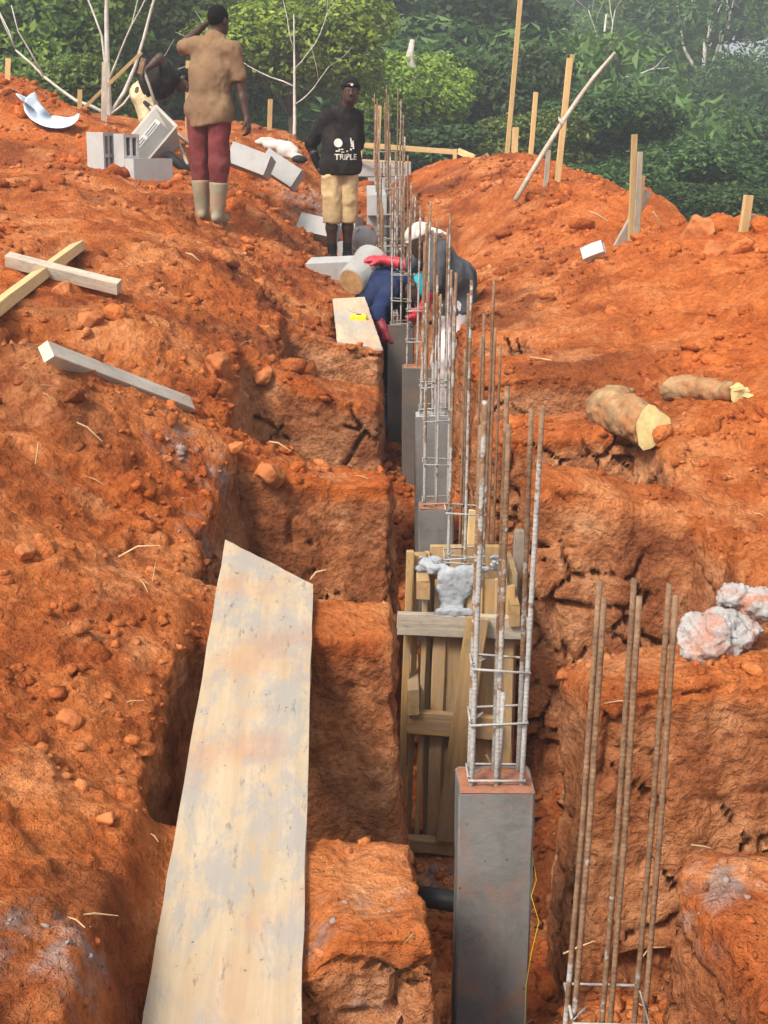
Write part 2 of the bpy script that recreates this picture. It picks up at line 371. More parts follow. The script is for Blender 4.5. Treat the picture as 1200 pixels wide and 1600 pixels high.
XYZ = [tuple(at(*c)) for c in CPTS] + [(-1.55,5.8,.68),(-1.2,5.85,.58),(-.9,5.95,.50),(4.2,10,-.2),(3.7,11.5,0),(5,13,-.8),(3.4,16,.2),(2.4,19,.5),(.8,20,1.0),(-1,20.5,1.2),(-3,21,1.3),(-6,21,1.4),(-8,14,2.2),(-6,16.5,2.1),(-8,9,1.7),(-8,4,1.3),(-4,6,1.25),(-4,2,.8),(-8,1,.9),(-2,.6,.1),(0,.6,-.05),(2.5,.6,0),(4.5,2,.1),(4.5,6,.75),(6.5,8,.4),(8,4,.2),(8,12,-1.2),(8,18,-1.3),(5,20,-.6),(0,25,.2),(-7,25,.6),(7,25,-1.4)]
CX = np.array([(a, b) for a, b, c in XYZ]); CZ = np.array([c for a, b, c in XYZ])
def tps(r2): return np.where(r2 > 1e-9, .5*r2*np.log(np.maximum(r2, 1e-12)), 0)
_n = len(CX); _d2 = ((CX[:, None]-CX[None])**2).sum(-1)
_A = np.zeros((_n+3, _n+3)); _A[:_n, :_n] = tps(_d2) + np.eye(_n)*.04; _A[:_n, _n] = 1; _A[:_n, _n+1:] = CX; _A[_n, :_n] = 1; _A[_n+1:, :_n] = CX.T
_w = np.linalg.solve(_A, np.concatenate([CZ, [0, 0, 0]]))
def base(x, y):
    x = np.asarray(x, float); y = np.asarray(y, float); sh = x.shape; q = np.stack([x.ravel(), y.ravel()], 1); out = np.empty(len(q))
    for a in range(0, len(q), 20000):
        b = q[a:a+20000]; d2 = ((b[:, None]-CX[None])**2).sum(-1); out[a:a+20000] = tps(d2)@_w[:_n] + _w[_n] + b@_w[_n+1:]
    q3 = np.concatenate([q, np.zeros((len(q), 1))], 1)
    out += .17*fbm(q3*1.15, 3, 5, .45) * np.clip((np.abs(q[:, 0]-.2)-.75)/1.3, .12, 1)
    return out.reshape(sh)
def xc(y): return .335 - .018*(np.asarray(y)-3) + .05*(1-sstep(2.2, 2.9, np.asarray(y, float)))
def hw(y): return np.interp(y, [1, 2.4, 3.2, 5, 8, 12, 18], [.30, .29, .26, .27, .27, .26, .24])
def floor_z(y): return np.interp(y, [1, 2.2, 3.3, 5, 6.5, 7.3, 8.3, 9.5, 11, 14, 18], [-.95, -1.0, -1.12, -1.12, -.88, -.70, -.45, -.38, -.2, .05, .3])
# footing pits beside the trench: (near y, far y, reach from the trench line)
PIT_L = [(1.0, 2.36, .92), (2.86, 3.84, .95), (4.13, 5.36, .98), (5.74, 6.88, 1.02), (7.22, 8.20, .88), (8.78, 9.45, .6), (10.2, 11.0, .5)]
PIT_R = [(1.0, 1.9, .8), (2.46, 3.38, 1.02), (3.80, 5.02, 1.0), (5.26, 6.08, .98), (6.52, 7.15, .92), (7.58, 8.15, .72), (8.65, 9.25, .55), (10.1, 10.7, .5)]
yy = [0.6]
while yy[-1] < 18: yy.append(yy[-1] + min(max((.0046*yy[-1]), .0122), .06))
GY = np.array(yy); GX = np.arange(-1.12, 1.62, .0125)
GZ = np.concatenate([np.arange(-2.1, -.2, .021), np.arange(-.2, .17, .0145)])
BASE = base(*np.meshgrid(GX, GY, indexing='ij'))
zz = (BASE[:, :, None] + GZ[None, None]).astype(np.float32)
dep = np.maximum(-GZ, 0).astype(np.float32)[None, None]
gx3, gy3 = np.meshgrid(GX, GY, indexing='ij'); q3 = np.stack([gx3.ravel(), gy3.ravel(), np.zeros(gx3.size)], 1)
wx = (.045*fbm(q3*2.3, 3, 21) + .018*fbm(q3*9, 2, 22)).reshape(gx3.shape); wy = (.05*fbm(q3*2.1, 3, 31) + .018*fbm(q3*8, 2, 32)).reshape(gx3.shape)
XW = (gx3 + wx).astype(np.float32)[:, :, None]; YW = (gy3 + wy).astype(np.float32)[:, :, None]
cxl = xc(GY).astype(np.float32)[None, :, None]
dist = smax(np.abs(XW-cxl) - hw(GY).astype(np.float32)[None, :, None] + .035*dep, (YW-16.6) + .3*dep, .1)
for side, pits in ((-1, PIT_L), (1, PIT_R)):
    for (a, b, rch) in pits:
        j0, j1 = np.searchsorted(GY, a-.25), np.searchsorted(GY, b+.25)
        sx = side*(XW[:, j0:j1]-cxl[:, j0:j1]); slope = .16
        dx = np.maximum(sx - (rch - slope*dep), -sx-.2); dy = np.abs(YW[:, j0:j1]-(a+b)/2) - (b-a)/2 + .05*dep
        dist[:, j0:j1] = smin(dist[:, j0:j1], smax(dx, dy, .05), .03)
fl = floor_z(GY)[None] + .10*fbm(q3*3, 3, 41).reshape(gx3.shape) + .38*np.clip((np.abs(gx3-xc(GY)[None])-.30)/.5, 0, 1.2)
fl = fl + .50*np.exp(-((gx3-.62)/.28)**2 - ((gy3-2.95)/.5)**2)
tr = smax(dist, (fl[:, :, None]-zz), .10)
del XW, YW
vol = smax(np.broadcast_to(GZ.astype(np.float32)[None, None], zz.shape), -tr, .045)
del tr, dist, zz
V, F = surface_nets(vol.astype(np.float32), GX, GY, GZ); del vol
fi = np.clip((V[:, 0]-GX[0])/(GX[1]-GX[0]), 0, len(GX)-1.001); i0 = fi.astype(int); fi -= i0
fj = np.interp(V[:, 1], GY, np.arange(len(GY))); j0 = np.minimum(fj.astype(int), len(GY)-2); fj -= j0
bz = BASE[i0, j0]*(1-fi)*(1-fj)+BASE[i0+1, j0]*fi*(1-fj)+BASE[i0, j0+1]*(1-fi)*fj+BASE[i0+1, j0+1]*fi*fj
DEPTH = [-V[:, 2].copy()]
V[:, 2] += bz
parts = [(V, F)]
def hfield(xs, ys):
    X_, Y_ = np.meshgrid(xs, ys, indexing='ij'); Z_ = base(X_, Y_); n, m = X_.shape
    v = np.stack([X_.ravel(), Y_.ravel(), Z_.ravel()], 1); i = np.arange(n*m).reshape(n, m)
    f = np.stack([i[:-1, :-1].ravel(), i[1:, :-1].ravel(), i[1:, 1:].ravel(), i[:-1, 1:].ravel()], 1)
    parts.append((v, f)); DEPTH.append(np.zeros(len(v)))
def grow(a, d0, k, end):
    o = [a]
    while o[-1] < end: o.append(o[-1] + d0 + k*(o[-1]-a))
    return np.array(o)
YF = np.concatenate([GY, grow(18.06, .06, .02, 26)[0:]])
hfield(-grow(1.095, .019, .018, 9)[::-1], YF); hfield(grow(1.585, .019, .018, 8.5), YF)
hfield(np.arange(-1.13, 1.63, .03), grow(17.95, .04, .03, 26))
off = 0; VV = []; FF = []
for v, f in parts: VV.append(v); FF.append(f+off); off += len(v)
V = np.concatenate(VV).astype(np.float64); F = np.concatenate(FF); DEPTH = np.concatenate(DEPTH)
N = vnormals(V, F); N[N[:, 2] < -.9] *= -1
wall = 1-sstep(.35, .8, N[:, 2]); lo = fbm(V*.8, 3, 61); msk = sstep(-.15, .35, lo)
f1, f2, rid, vec = worley(V*np.array([4.2, 4.2, 5.2]) + .35*np.stack([fbm(V*3, 2, 71), fbm(V*3, 2, 72), fbm(V*3, 2, 73)], 1), 3)
facet = (rid-.5)*.05 + .10*(vec[:, 0]*(rid*7 % 1-.5) + vec[:, 1]*(rid*13 % 1-.5) + vec[:, 2]*(rid*29 % 1-.5))
crack = -.085*(1-sstep(.0, .06, f2-f1))*sstep(-.05, .2, fbm(V*1.9, 2, 66))
def terr(x, k): q = x*k; fl_ = np.floor(q); return (fl_ + sstep(.30, .70, q-fl_))/k
dxl = V[:, 0]-xc(V[:, 1]); near = 1-sstep(.45, .85, np.where(dxl < 0, -dxl, dxl*.75))            # trodden strip beside the trench
FA = facets(V*np.array([3.6, 3.6, 3.2]) + .25*np.stack([fbm(V*4, 2, 71), fbm(V*4, 2, 72), fbm(V*4, 2, 73)], 1), 5); FB = facets(V*10.5, 6)
D = wall*(.048*(FA-.35) + .020*(FB-.35) + crack + .03*terr(fbm(V*np.array([2.0, 2.0, 2.0]), 3, 55), 5)) + (1-wall)*(.030*(FB-.35) + .06*(FA-.35)*msk)*(1-.6*near)
D += (.034-.024*wall)*(1-.5*near)*fbm(V*5.5, 3, 81)
# half-buried lumps: angular pieces standing proud of the slopes
def lumps(sc, seed, keep, amp, wl):
    global D
    a1, a2, aid, av = worley(V*sc + .5*np.stack([vnoise(V*sc*.8, seed), vnoise(V*sc*.8, seed+1), vnoise(V*sc*.8, seed+2)], 1), seed)
    tilt = av[:, 0]*((aid*17) % 1-.5) + av[:, 1]*((aid*31) % 1-.5)
    D += (1-.72*near)*np.where(aid < keep, amp*(.4+.6*((aid*91) % 1))*sstep(0, .14, a2-a1)*(1+1.4*tilt), 0)*wl
lumps(7.0, 103, .22, .050, (1-wall)*(.3+.7*msk)*sstep(-.3, .3, fbm(V*1.1, 2, 64)))
lumps(13.0, 107, .42, .026, (1-.9*wall)*(.35+.65*sstep(-.35, .25, fbm(V*1.7, 2, 65))))
lumps(27.0, 109, .50, .0125, (1-.7*wall)*(.4+.6*sstep(-.35, .25, fbm(V*2.3, 2, 66))))
D += (.010 + .007*wall)*fbm(V*26, 3, 91, .6)
V = V + N*D[:, None]
# the earth is pressed down where boards lie on it
NOCLOD = np.zeros(len(V), bool)
def press(corners, gap=.012, soft=.10):
    c = [Vector(q_) for q_ in corners]; o_ = c[0]; nb = (c[1]-c[0]).cross(c[3]-c[0]).normalized(); nb = nb if nb.z > 0 else -nb
    ins = np.full(len(V), 9.0); ctr = (c[0]+c[1]+c[2]+c[3])/4
    for k in range(4):
        a_, b_ = c[k], c[(k+1) % 4]; e = Vector((b_.y-a_.y, a_.x-b_.x)).normalized(); 
        if e.dot(Vector((ctr.x-a_.x, ctr.y-a_.y))) < 0: e = -e
        ins = np.minimum(ins, (V[:, 0]-a_.x)*e.x + (V[:, 1]-a_.y)*e.y)
    lim = o_.z - ((V[:, 0]-o_.x)*nb.x + (V[:, 1]-o_.y)*nb.y)/nb.z - gap
    NOCLOD[ins > -.03] = True
    m_ = ins > -soft; over = np.maximum(V[:, 2]-lim, 0)
    V[:, 2] -= np.where(m_, over*sstep(-soft, 0, ins), 0)
PL = [at(222, 1600, 2.20), at(470, 1600, 2.20), at(489, 912, 4.13), at(352, 842, 4.45)]
PL = [PL[0]+(PL[0]-PL[3])*.22, PL[1]+(PL[1]-PL[2])*.24, PL[2], PL[3]]
PS = [at(527, 533, 8.30), at(598, 545, 8.25), at(570, 463, 9.35), at(520, 466, 9.35)]
press(PL, .034); press(PS, .024)
ground_me = np_mesh('ground', V, F, [M['soil']], smooth=False, col=soil_color(V, wall*sstep(.03, .12, DEPTH)))
GO = tag(link('ground', ground_me), kind='structure')
bpy.context.view_layer.update()
def on(px, py, back=0.0):
    """where the ground shows at that pixel of the photograph"""
    d = (at(px, py, 5.0)-Vector((0, 0, CAMZ))).normalized(); ok, h, n_, i_ = GO.ray_cast(Vector((0, 0, CAMZ)), d)
    return (h-d*back) if ok else at(px, py, 12)
def onY(px, py, back=0.0): return on(px, py, back).y
# loose clods and crumbs lying on the earth
rng = np.random.default_rng(8)
def ico(sub):
    bm = bmesh.new(); bmesh.ops.create_icosphere(bm, subdivisions=sub, radius=1)
    v = np.array([w.co[:] for w in bm.verts]); f = np.array([[w.index for w in p.verts] for p in bm.faces]); bm.free(); return v, f
ICO1, ICO2 = ico(1), ico(2)
def scatter(idx, size, tmpl, squash=.75):
    tv, tf = tmpl; n = len(idx); c = V[idx]
    sc = size[:, None]*rng.uniform(.65, 1.35, (n, 3)); sc[:, 2] *= squash
    a = rng.uniform(0, 6.28, n); b = rng.uniform(-.5, .5, n)
    P = tv[None]*sc[:, None]
    jit = fbm((tv[None]*1.3 + rng.uniform(0, 90, (n, 1, 3))).reshape(-1, 3), 2, 5).reshape(n, len(tv))
    pn = rng.normal(size=(n, 8, 3)); pn /= np.linalg.norm(pn, axis=2, keepdims=True)
    sup = np.einsum('vk,npk->nvp', tv, pn)/rng.uniform(.55, .95, (n, 1, 8)); sup = np.maximum(sup.max(2), .72)
    P = P*((1.1+.2*jit)/sup)[:, :, None]
    ca, sa, cb_, sb = np.cos(a), np.sin(a), np.cos(b), np.sin(b)
    y = P[..., 1]*cb_[:, None]-P[..., 2]*sb[:, None]; z = P[..., 1]*sb[:, None]+P[..., 2]*cb_[:, None]; x = P[..., 0]
    P = np.stack([x*ca[:, None]-y*sa[:, None], x*sa[:, None]+y*ca[:, None], z], -1)
    P = P + (c + N[idx]*(size*.10)[:, None])[:, None]
    tint = np.repeat(rng.uniform(0, 1, n), len(tv))
    return P.reshape(-1, 3), (tf[None] + (np.arange(n)*len(tv))[:, None, None]).reshape(-1, 3), tint
ar = np.zeros(len(V)); q = np.linalg.norm(np.cross(V[F[:, 2]]-V[F[:, 0]], V[F[:, 3]]-V[F[:, 1]]), axis=1)/2
for c in range(4): ar += np.bincount(F[:, c], q/4, len(V))
dcam = np.linalg.norm(V-np.array([0, 0, CAMZ]), axis=1)
vis = (np.abs(V[:, 0]) < .36*V[:, 1]+.5) & (V[:, 1] > 1.2) & (N[:, 2] > .25) & ~NOCLOD
patch = sstep(-.25, .35, fbm(V*1.6, 3, 15)); pit = sstep(.5, .9, DEPTH)
w = ar*vis*(.08+patch+2.0*pit)
def pick(wt, n): wt = wt/wt.sum(); return rng.choice(len(V), n, p=wt)
SZ = []
i1 = pick(w/dcam**.9, 2000); s1 = .012+.048*rng.uniform(0, 1, 2000)**3.2; s1 *= np.clip(.6+dcam[i1]/14, .7, 1.3)
i2 = pick(w/dcam**1.1, 15000); s2 = .005+.016*rng.uniform(0, 1, 15000)**2.2; s2 *= np.clip(.5+dcam[i2]/8, .7, 2.0)
wp = ar*(N[:, 2] > .2)*(DEPTH > .35)*(V[:, 1] < 6.5)*~NOCLOD*(1+4*((V[:, 0] > .5) & (V[:, 1] < 3.6)))
i3 = pick(wp, 700); s3_ = .008+.034*rng.uniform(0, 1, 700)**2.4; i1 = np.concatenate([i1, i3]); s1 = np.concatenate([s1, s3_])
A = scatter(i1, s1, ICO2); B = scatter(i2, s2, ICO1)
cv = np.concatenate([A[0], B[0]]); cf = np.concatenate([A[1], B[1]+len(A[0])]); ct = np.concatenate([A[2], B[2]])
cc = np.concatenate([np.repeat(soil_color(V[i1], np.zeros(len(i1))), len(ICO2[0]), 0), np.repeat(soil_color(V[i2], np.zeros(len(i2))), len(ICO1[0]), 0)])*np.stack([.85+.40*ct, .82+.48*ct, .8+.58*ct], 1)
co = link('soil_clods', np_mesh('soil_clods', cv, cf, [M['clod']], smooth=False, col=cc))
tag(co, 'loose crumbs and clods of red earth strewn over the banks', 'earth clods', kind='stuff')
from mathutils.bvhtree import BVHTree
_hx = np.concatenate([V]); 
BVH = BVHTree.FromPolygons([tuple(p) for p in V[:]], [tuple(q) for q in F[:]]) if False else None
def ground_z(x, y, r=.05):
    m = (np.abs(V[:, 0]-x) < r) & (np.abs(V[:, 1]-y) < r); 
    return float(V[m, 2].max()) if m.any() else float(base(np.array([x]), np.array([y]))[0])
# ------------------------------------------------------------------ beyond the site: valley, hillside and forest
def hill(x, y):
    x = np.asarray(x, float); y = np.asarray(y, float)
    z = -2.6 - 1.6*sstep(2, 14, x)*(1-sstep(30, 60, y))
    z = z + 3.2*sstep(3, -10, x)*sstep(16, 30, y)                       # the left side lies higher
    rise = sstep(34, 120, y)*(16 + 5*np.sin(x*.045+.6)) - 16.0*sstep(9, 40, x)*sstep(45, 100, y)
    z = z + rise + .6*np.sin(x*.21)*np.cos(y*.17)*sstep(20, 40, y)
    z = z + sstep(130, 420, y)*8
    return z
def sheet(name, xs, ys, fz, mat):
    X_, Y_ = np.meshgrid(xs, ys, indexing='ij'); n, m = X_.shape; i = np.arange(n*m).reshape(n, m)
    f = np.stack([i[:-1, :-1].ravel(), i[1:, :-1].ravel(), i[1:, 1:].ravel(), i[:-1, 1:].ravel()], 1)
    return link(name, np_mesh(name, np.stack([X_.ravel(), Y_.ravel(), fz(X_, Y_).ravel()], 1), f, [mat], smooth=True))
m, t = newmat('undergrowth_floor'); p = t.pos()
t.out(t.ramp(t.noise(p, .35, 5, .6), [(.3, (.022, .035, .012)), (.55, (.05, .075, .025)), (.75, (.16, .13, .06))]), 1, t.bump(t.noise(p, 5, 4), .8, .2), .05)
ax = np.concatenate([-np.geomspace(600, 40, 26), np.linspace(-38, 38, 60), np.geomspace(40, 600, 26)])
ay = np.concatenate([np.linspace(-60, 15, 8), np.linspace(17, 130, 90), np.geomspace(133, 900, 24)])
tag(sheet('hillside', ax, ay, hill, m), kind='structure')

def leaf_mat(name, c1, c2, c3):
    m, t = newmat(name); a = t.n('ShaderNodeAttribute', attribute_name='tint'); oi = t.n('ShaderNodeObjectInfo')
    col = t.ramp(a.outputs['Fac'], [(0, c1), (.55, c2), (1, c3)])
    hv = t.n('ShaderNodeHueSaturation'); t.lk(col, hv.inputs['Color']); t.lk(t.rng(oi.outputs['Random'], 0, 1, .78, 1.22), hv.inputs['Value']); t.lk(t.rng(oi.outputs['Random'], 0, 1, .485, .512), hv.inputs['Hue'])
    p = t.n('ShaderNodeBsdfPrincipled'); t.lk(hv.outputs[0], p.inputs['Base Color']); p.inputs['Roughness'].default_value = .55; p.inputs['Specular IOR Level'].default_value = .3
    tr = t.n('ShaderNodeBsdfTranslucent'); t.lk(hv.outputs[0], tr.inputs['Color'])
    mx = t.n('ShaderNodeMixShader'); mx.inputs[0].default_value = .32; t.lk(p.outputs[0], mx.inputs[1]); t.lk(tr.outputs[0], mx.inputs[2])
    o = t.n('ShaderNodeOutputMaterial'); t.lk(mx.outputs[0], o.inputs['Surface'])
    return m
M['leafbright'] = leaf_mat('leaf_light_green', (.08, .13, .014), (.21, .29, .032), (.36, .44, .055))
M['leafmid'] = leaf_mat('leaf_mid_green', (.05, .09, .016), (.12, .19, .030), (.22, .30, .045))
M['leafdark'] = leaf_mat('leaf_dark_green', (.020, .046, .014), (.055, .108, .028), (.115, .185, .042))
M['bark'] = flat_mat('bark_grey_brown', (.13, .105, .08), .95, .1, .4, 9, .6)
M['palebark'] = flat_mat('bark_pale', (.55, .52, .46), .95, .1, .25, 7, .5, dirt=(.25, .21, .17), dirtamt=.5, dirtsc=3)
def crown_leaves(rs, lobes, n, size, curl=.5, droop=.35, fill=.25):
    """leaf faces over a set of lobes (centre, radii): returns verts, quads, tint"""
    vol_ = np.array([r[0]*r[1]+r[1]*r[2]+r[0]*r[2] for c, r in lobes]); li = rs.choice(len(lobes), n, p=vol_/vol_.sum())
    C = np.array([c for c, r in lobes])[li]; Rr = np.array([r for c, r in lobes])[li]
    d = rs.normal(size=(n, 3)); d[:, 2] += .25; d /= np.linalg.norm(d, axis=1, keepdims=True)
    # leaves gather in sprays: noise thins out the shell and pushes it in and out
    bumpy = fbm(d*3.1 + li[:, None]*7.7, 3, 3)
    keep = (bumpy > -.28) | (rs.uniform(size=n) < .35); C, Rr, d, bumpy, li = C[keep], Rr[keep], d[keep], bumpy[keep], li[keep]; n = len(d)
    rad = np.where(rs.uniform(size=n) < fill, rs.uniform(.45, .9, n), rs.uniform(.88, 1.06, n)) + .30*bumpy
    P = C + d*Rr*rad[:, None]
    nrm = d*.8 + rs.normal(size=(n, 3))*curl + np.array([0, 0, .45]); nrm /= np.linalg.norm(nrm, axis=1, keepdims=True)
    ref = rs.normal(size=(n, 3)); ref[:, 2] -= droop; u = np.cross(nrm, ref); u /= np.linalg.norm(u, axis=1, keepdims=True); v = np.cross(u, nrm)
    s = size*rs.uniform(.6, 1.35, n)[:, None]
    fold = nrm*s*.18
    q = np.stack([P - u*s*.32 - fold, P - v*s*.62, P + u*s*.32 - fold, P + v*s*.62], 1)
    tint = np.clip(.35 + .45*bumpy + .28*rs.normal(size=n)*.8 + .25*(rad-.85), 0, 1)  # inner and recessed leaves go darker: crown shade put into the colour
    i = np.arange(n)*4
    return q.reshape(-1, 3), np.stack([i, i+1, i+2, i+3], 1), np.repeat(tint, 4)
def limb(mb, p, d, L, r, rs, lev, spread=.6, seg=4, ends=None, up=.12):
    pts = [p.copy()]; rr = [r]
    for k in range(seg):
        d = (d + Vector(rs.normal(size=3))*.13 + Vector((0, 0, up*.5))).normalized(); p = p + d*(L/seg); pts.append(p.copy()); rr.append(r*(1-.55*(k+1)/seg))
    mb.tube(pts, rr, 6 if r > .03 else 4)
    if ends is not None and lev <= 1: ends.append(p.copy())
    if lev > 0:
        for k in range(int(rs.integers(2, 4))):
            i = int(rs.integers(max(1, seg-2), seg+1)) if k else seg
            a = Vector(rs.normal(size=3)); a = (a - d*a.dot(d)).normalized()
            limb(mb, pts[i], (d*(1-spread*.35) + a*spread).normalized(), L*rs.uniform(.6, .82), rr[i]*.8, rs, lev-1, spread, 3, ends, up)
def lobes_for(rs, W, H, n, z0):
    out = [((0, 0, z0), (W*.62, W*.62, H*.55))]
    for k in range(n):
        a = rs.uniform(0, 6.28); r = W*rs.uniform(.35, .75); z = z0 + H*rs.uniform(-.45, .5)
        q = W*rs.uniform(.26, .46)*(1-.25*abs(z-z0)/H)
        out.append(((r*math.cos(a), r*math.sin(a), z), (q*1.15, q*1.15, q*.78)))
    return out
CROWNS = {}
def crown_mesh(lm, var):
    """leafy crown of unit radius, shared by the trees of one kind"""
    if (lm, var) not in CROWNS:
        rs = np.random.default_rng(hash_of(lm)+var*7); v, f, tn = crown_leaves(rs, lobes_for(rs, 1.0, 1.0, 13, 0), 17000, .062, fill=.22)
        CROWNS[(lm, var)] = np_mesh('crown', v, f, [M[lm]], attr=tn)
    return CROWNS[(lm, var)]
def hash_of(s_): return sum(ord(c_)*(i+1) for i, c_ in enumerate(s_))
def make_tree(name, label, cat, loc, rs, W, H, trunk_h, lm, group=None, lev=1, var=0):
    """W crown radius, H crown half height, crown centre at trunk_h + H*.6"""
    root = empty(name, loc); tag(root, label, cat, group)
    mb = MB(); r_ = max(.05, W*.05); mb.tube([(0, 0, -.4), (.03*W, .01, trunk_h*.5), (0, .03*W, trunk_h+H*.5)], [r_, r_*.8, r_*.5], 7)
    for k in range(4): a_ = rs.uniform(0, 6.28); mb.tube([(0, 0, trunk_h*.9), (W*.3*math.cos(a_), W*.3*math.sin(a_), trunk_h+H*.3), (W*.55*math.cos(a_), W*.55*math.sin(a_), trunk_h+H*.75)], [r_*.5, r_*.35, r_*.15], 5)
    mb.build('trunk', M['bark'], root, True)
    o = link('crown', crown_mesh(lm, var), root, (0, 0, trunk_h+H*.6), (0, 0, rs.uniform(0, 6.28))); o.scale = (W, W*rs.uniform(.85, 1.1), H*1.05)
    return root
def tree_at(px, py, Y, W, H, lm, nleaf, size, name, label, cat, seed, group=None, nl=9, fill=.25):
    """crown centred at the pixel, Y metres ahead; its trunk stands on the hillside below"""
    c = at(px, py, Y); z = float(hill(c.x, Y)); th = max(.4, c.z-z-H*.6)
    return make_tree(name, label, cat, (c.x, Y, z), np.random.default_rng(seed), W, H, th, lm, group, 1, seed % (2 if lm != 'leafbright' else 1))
T = tree_at
G1 = 'trees behind the left mound'
T(60, 90, 25, 2.6, 2.4, 'leafmid', 9000, .19, 'leafy_tree', 'mid green leafy tree filling the top left corner', 'tree', 1, G1)
T(225, 40, 29, 2.6, 2.6, 'leafmid', 8000, .2, 'leafy_tree', 'tall leafy tree behind the left bare white tree', 'tree', 2, G1)
T(110, 150, 22, 1.3, 1.0, 'leafmid', 5000, .16, 'leafy_shrub', 'leafy green shrub behind the mound beside the left bare tree', 'shrub', 3)
T(330, 110, 30, 2.4, 2.4, 'leafmid', 7500, .2, 'leafy_tree', 'green tree directly behind the man in the brown shirt', 'tree', 4, G1)
T(450, 70, 27, 1.9, 1.5, 'leafbright', 5200, .18, 'leafy_tree', 'yellow green crown above the small bare white tree', 'tree', 5, G1)
T(500, 25, 40, 3.4, 2.6, 'leafdark', 7500, .3, 'leafy_tree', 'dark tree at the top edge above the man in black', 'tree', 6)
T(655, 150, 31, 1.75, 1.55, 'leafbright', 9500, .17, 'round_tree', 'round bright yellow green tree behind the rebar line', 'tree', 7, None, 12)
T(640, 245, 27, 1.9, .9, 'leafdark', 6000, .18, 'dark_shrub', 'dark green shrub behind the yellow batter board', 'shrub', 8)
T(690, 50, 44, 4.2, 2.6, 'leafdark', 9000, .30, 'forest_tree', 'dark forest tree behind the round bright tree', 'tree', 9)
T(770, 190, 33, 2.2, 2.2, 'leafdark', 8000, .2, 'forest_tree', 'dark green tree behind the tallest stake', 'tree', 10)
T(835, 230, 28, 1.3, 1.2, 'leafmid', 4500, .17, 'leafy_shrub', 'green shrub between the stakes on the right mound', 'shrub', 11)
T(945, 225, 30, 2.0, 1.4, 'leafdark', 8500, .17, 'dark_shrub', 'dark glossy bush behind the long leaning pole', 'shrub', 12)
T(910, 310, 24, 1.5, 1.0, 'leafdark', 6500, .16, 'dark_shrub', 'dark bush just over the right mound crest', 'shrub', 13)
T(1060, 300, 27, 2.1, 1.3, 'leafdark', 8500, .18, 'dark_shrub', 'dark spreading bush behind the twin stakes', 'shrub', 14)
T(1160, 335, 24, 1.6, .9, 'leafdark', 6500, .16, 'dark_shrub', 'dark low bush at the right edge behind the stake pair', 'shrub', 15)
T(1150, 240, 38, 2.6, 1.4, 'leafdark', 6000, .24, 'dark_shrub', 'hazy dark bush at the right edge below the dry grass', 'shrub', 16)
T(890, 120, 50, 3.2, 2.4, 'leafmid', 6000, .32, 'forest_tree', 'hazy forest tree behind the fork of stake and pole', 'tree', 17)
T(1010, 60, 62, 3.2, 2.6, 'leafmid', 6000, .36, 'forest_tree', 'tall hazy tree on the hillside right of the leaning pole', 'tree', 18)
T(1010, 110, 60, 3.6, 1.5, 'leafmid', 5000, .36, 'forest_tree', 'spreading lower tree on the hillside above the twin stakes', 'tree', 19)
T(1120, 25, 70, 4.4, 1.6, 'leafdark', 2600, .36, 'umbrella_tree', 'tall thin crowned tree against the pale sky top right', 'tree', 20, None, 7, .1)
# bare pale trees
def bare_tree(name, label, base_, seed, H, r, lean, n, lev=2):
    rs = np.random.default_rng(seed); root = empty(name, base_); tag(root, label, 'tree')
    mb = MB(); p = Vector((0, 0, -.3)); d = Vector(lean).normalized(); pts = [p]; rr = [r]; k = 9
    for i in range(k):
        d = (d + Vector(rs.normal(size=3))*.035).normalized(); p = p + d*(H+.3)/k; pts.append(p); rr.append(r*(1-.75*(i+1)/k))
    mb.tube(pts, rr, 8); mb.build('trunk', M['palebark'], root, True)
    for (i, dx, dy, dz, L, q) in n:
        m2 = MB(); limb(m2, pts[i], Vector((dx, dy, dz)).normalized(), L, rr[i]*q, rs, lev, .5, 6, None, .16); m2.build('branch', M['palebark'], root, True)
    return root
b1 = at(170, 215, 17.2)
bare_tree('bare_tree', 'pale bare branching tree with forked trunk on the left', (b1.x, b1.y, b1.z-.25), 4, 3.4, .045, (.05, 0, 1),
          [(2, -.9, .1, .75, 1.5, .8), (2, .75, .2, 1.1, 2.1, .8), (3, -.35, .2, 1, 1.7, .6), (2, .8, -.2, .45, .8, .5), (3, .5, -.3, .8, 1.2, .5)], 1)
b2 = at(459, 222, 21)
bare_tree('bare_tree', 'small pale bare tree left of the man in black', (b2.x, b2.y, b2.z-.2), 9, 2.1, .034, (.03, 0, 1),
          [(5, -.9, .1, .55, 1.2, .8), (6, .8, .1, .5, 1.0, .7), (4, .8, -.1, .35, .8, .6), (7, -.4, .2, .9, 1.0, .7)], 1)
b3 = at(1098, 185, 58); b3.z = float(hill(b3.x, 58))
bare_tree('bare_tree', 'distant pale leafless tree in the haze at right', b3, 12, at(1098, 60, 58).z-b3.z, .26, (-.02, 0, 1), [(6, -.5, 0, 1, 2.4, .8), (6, .6, 0, 1, 2.6, .8), (7, .3, .3, 1, 2.0, .7)], 1)
b4 = at(945, 120, 52); b4.z = float(hill(b4.x, 52))
bare_tree('bare_tree', 'distant pale dead tree with spreading limbs above the leaning pole', b4, 15, at(945, 20, 52).z-b4.z, .14, (.03, 0, 1), [(6, -1, 0, .25, 2.2, .8), (6, 1, 0, .2, 2.0, .8), (7, .5, .3, 1, 2.0, .7), (7, -.5, .3, 1, 2.0, .7)], 1)
sn = at(648, 108, 30.1); mb = MB()
snag = empty('dead_snag', (sn.x, 30.1, float(hill(sn.x, 30.1)))); zz0 = sn.z - snag.location.z
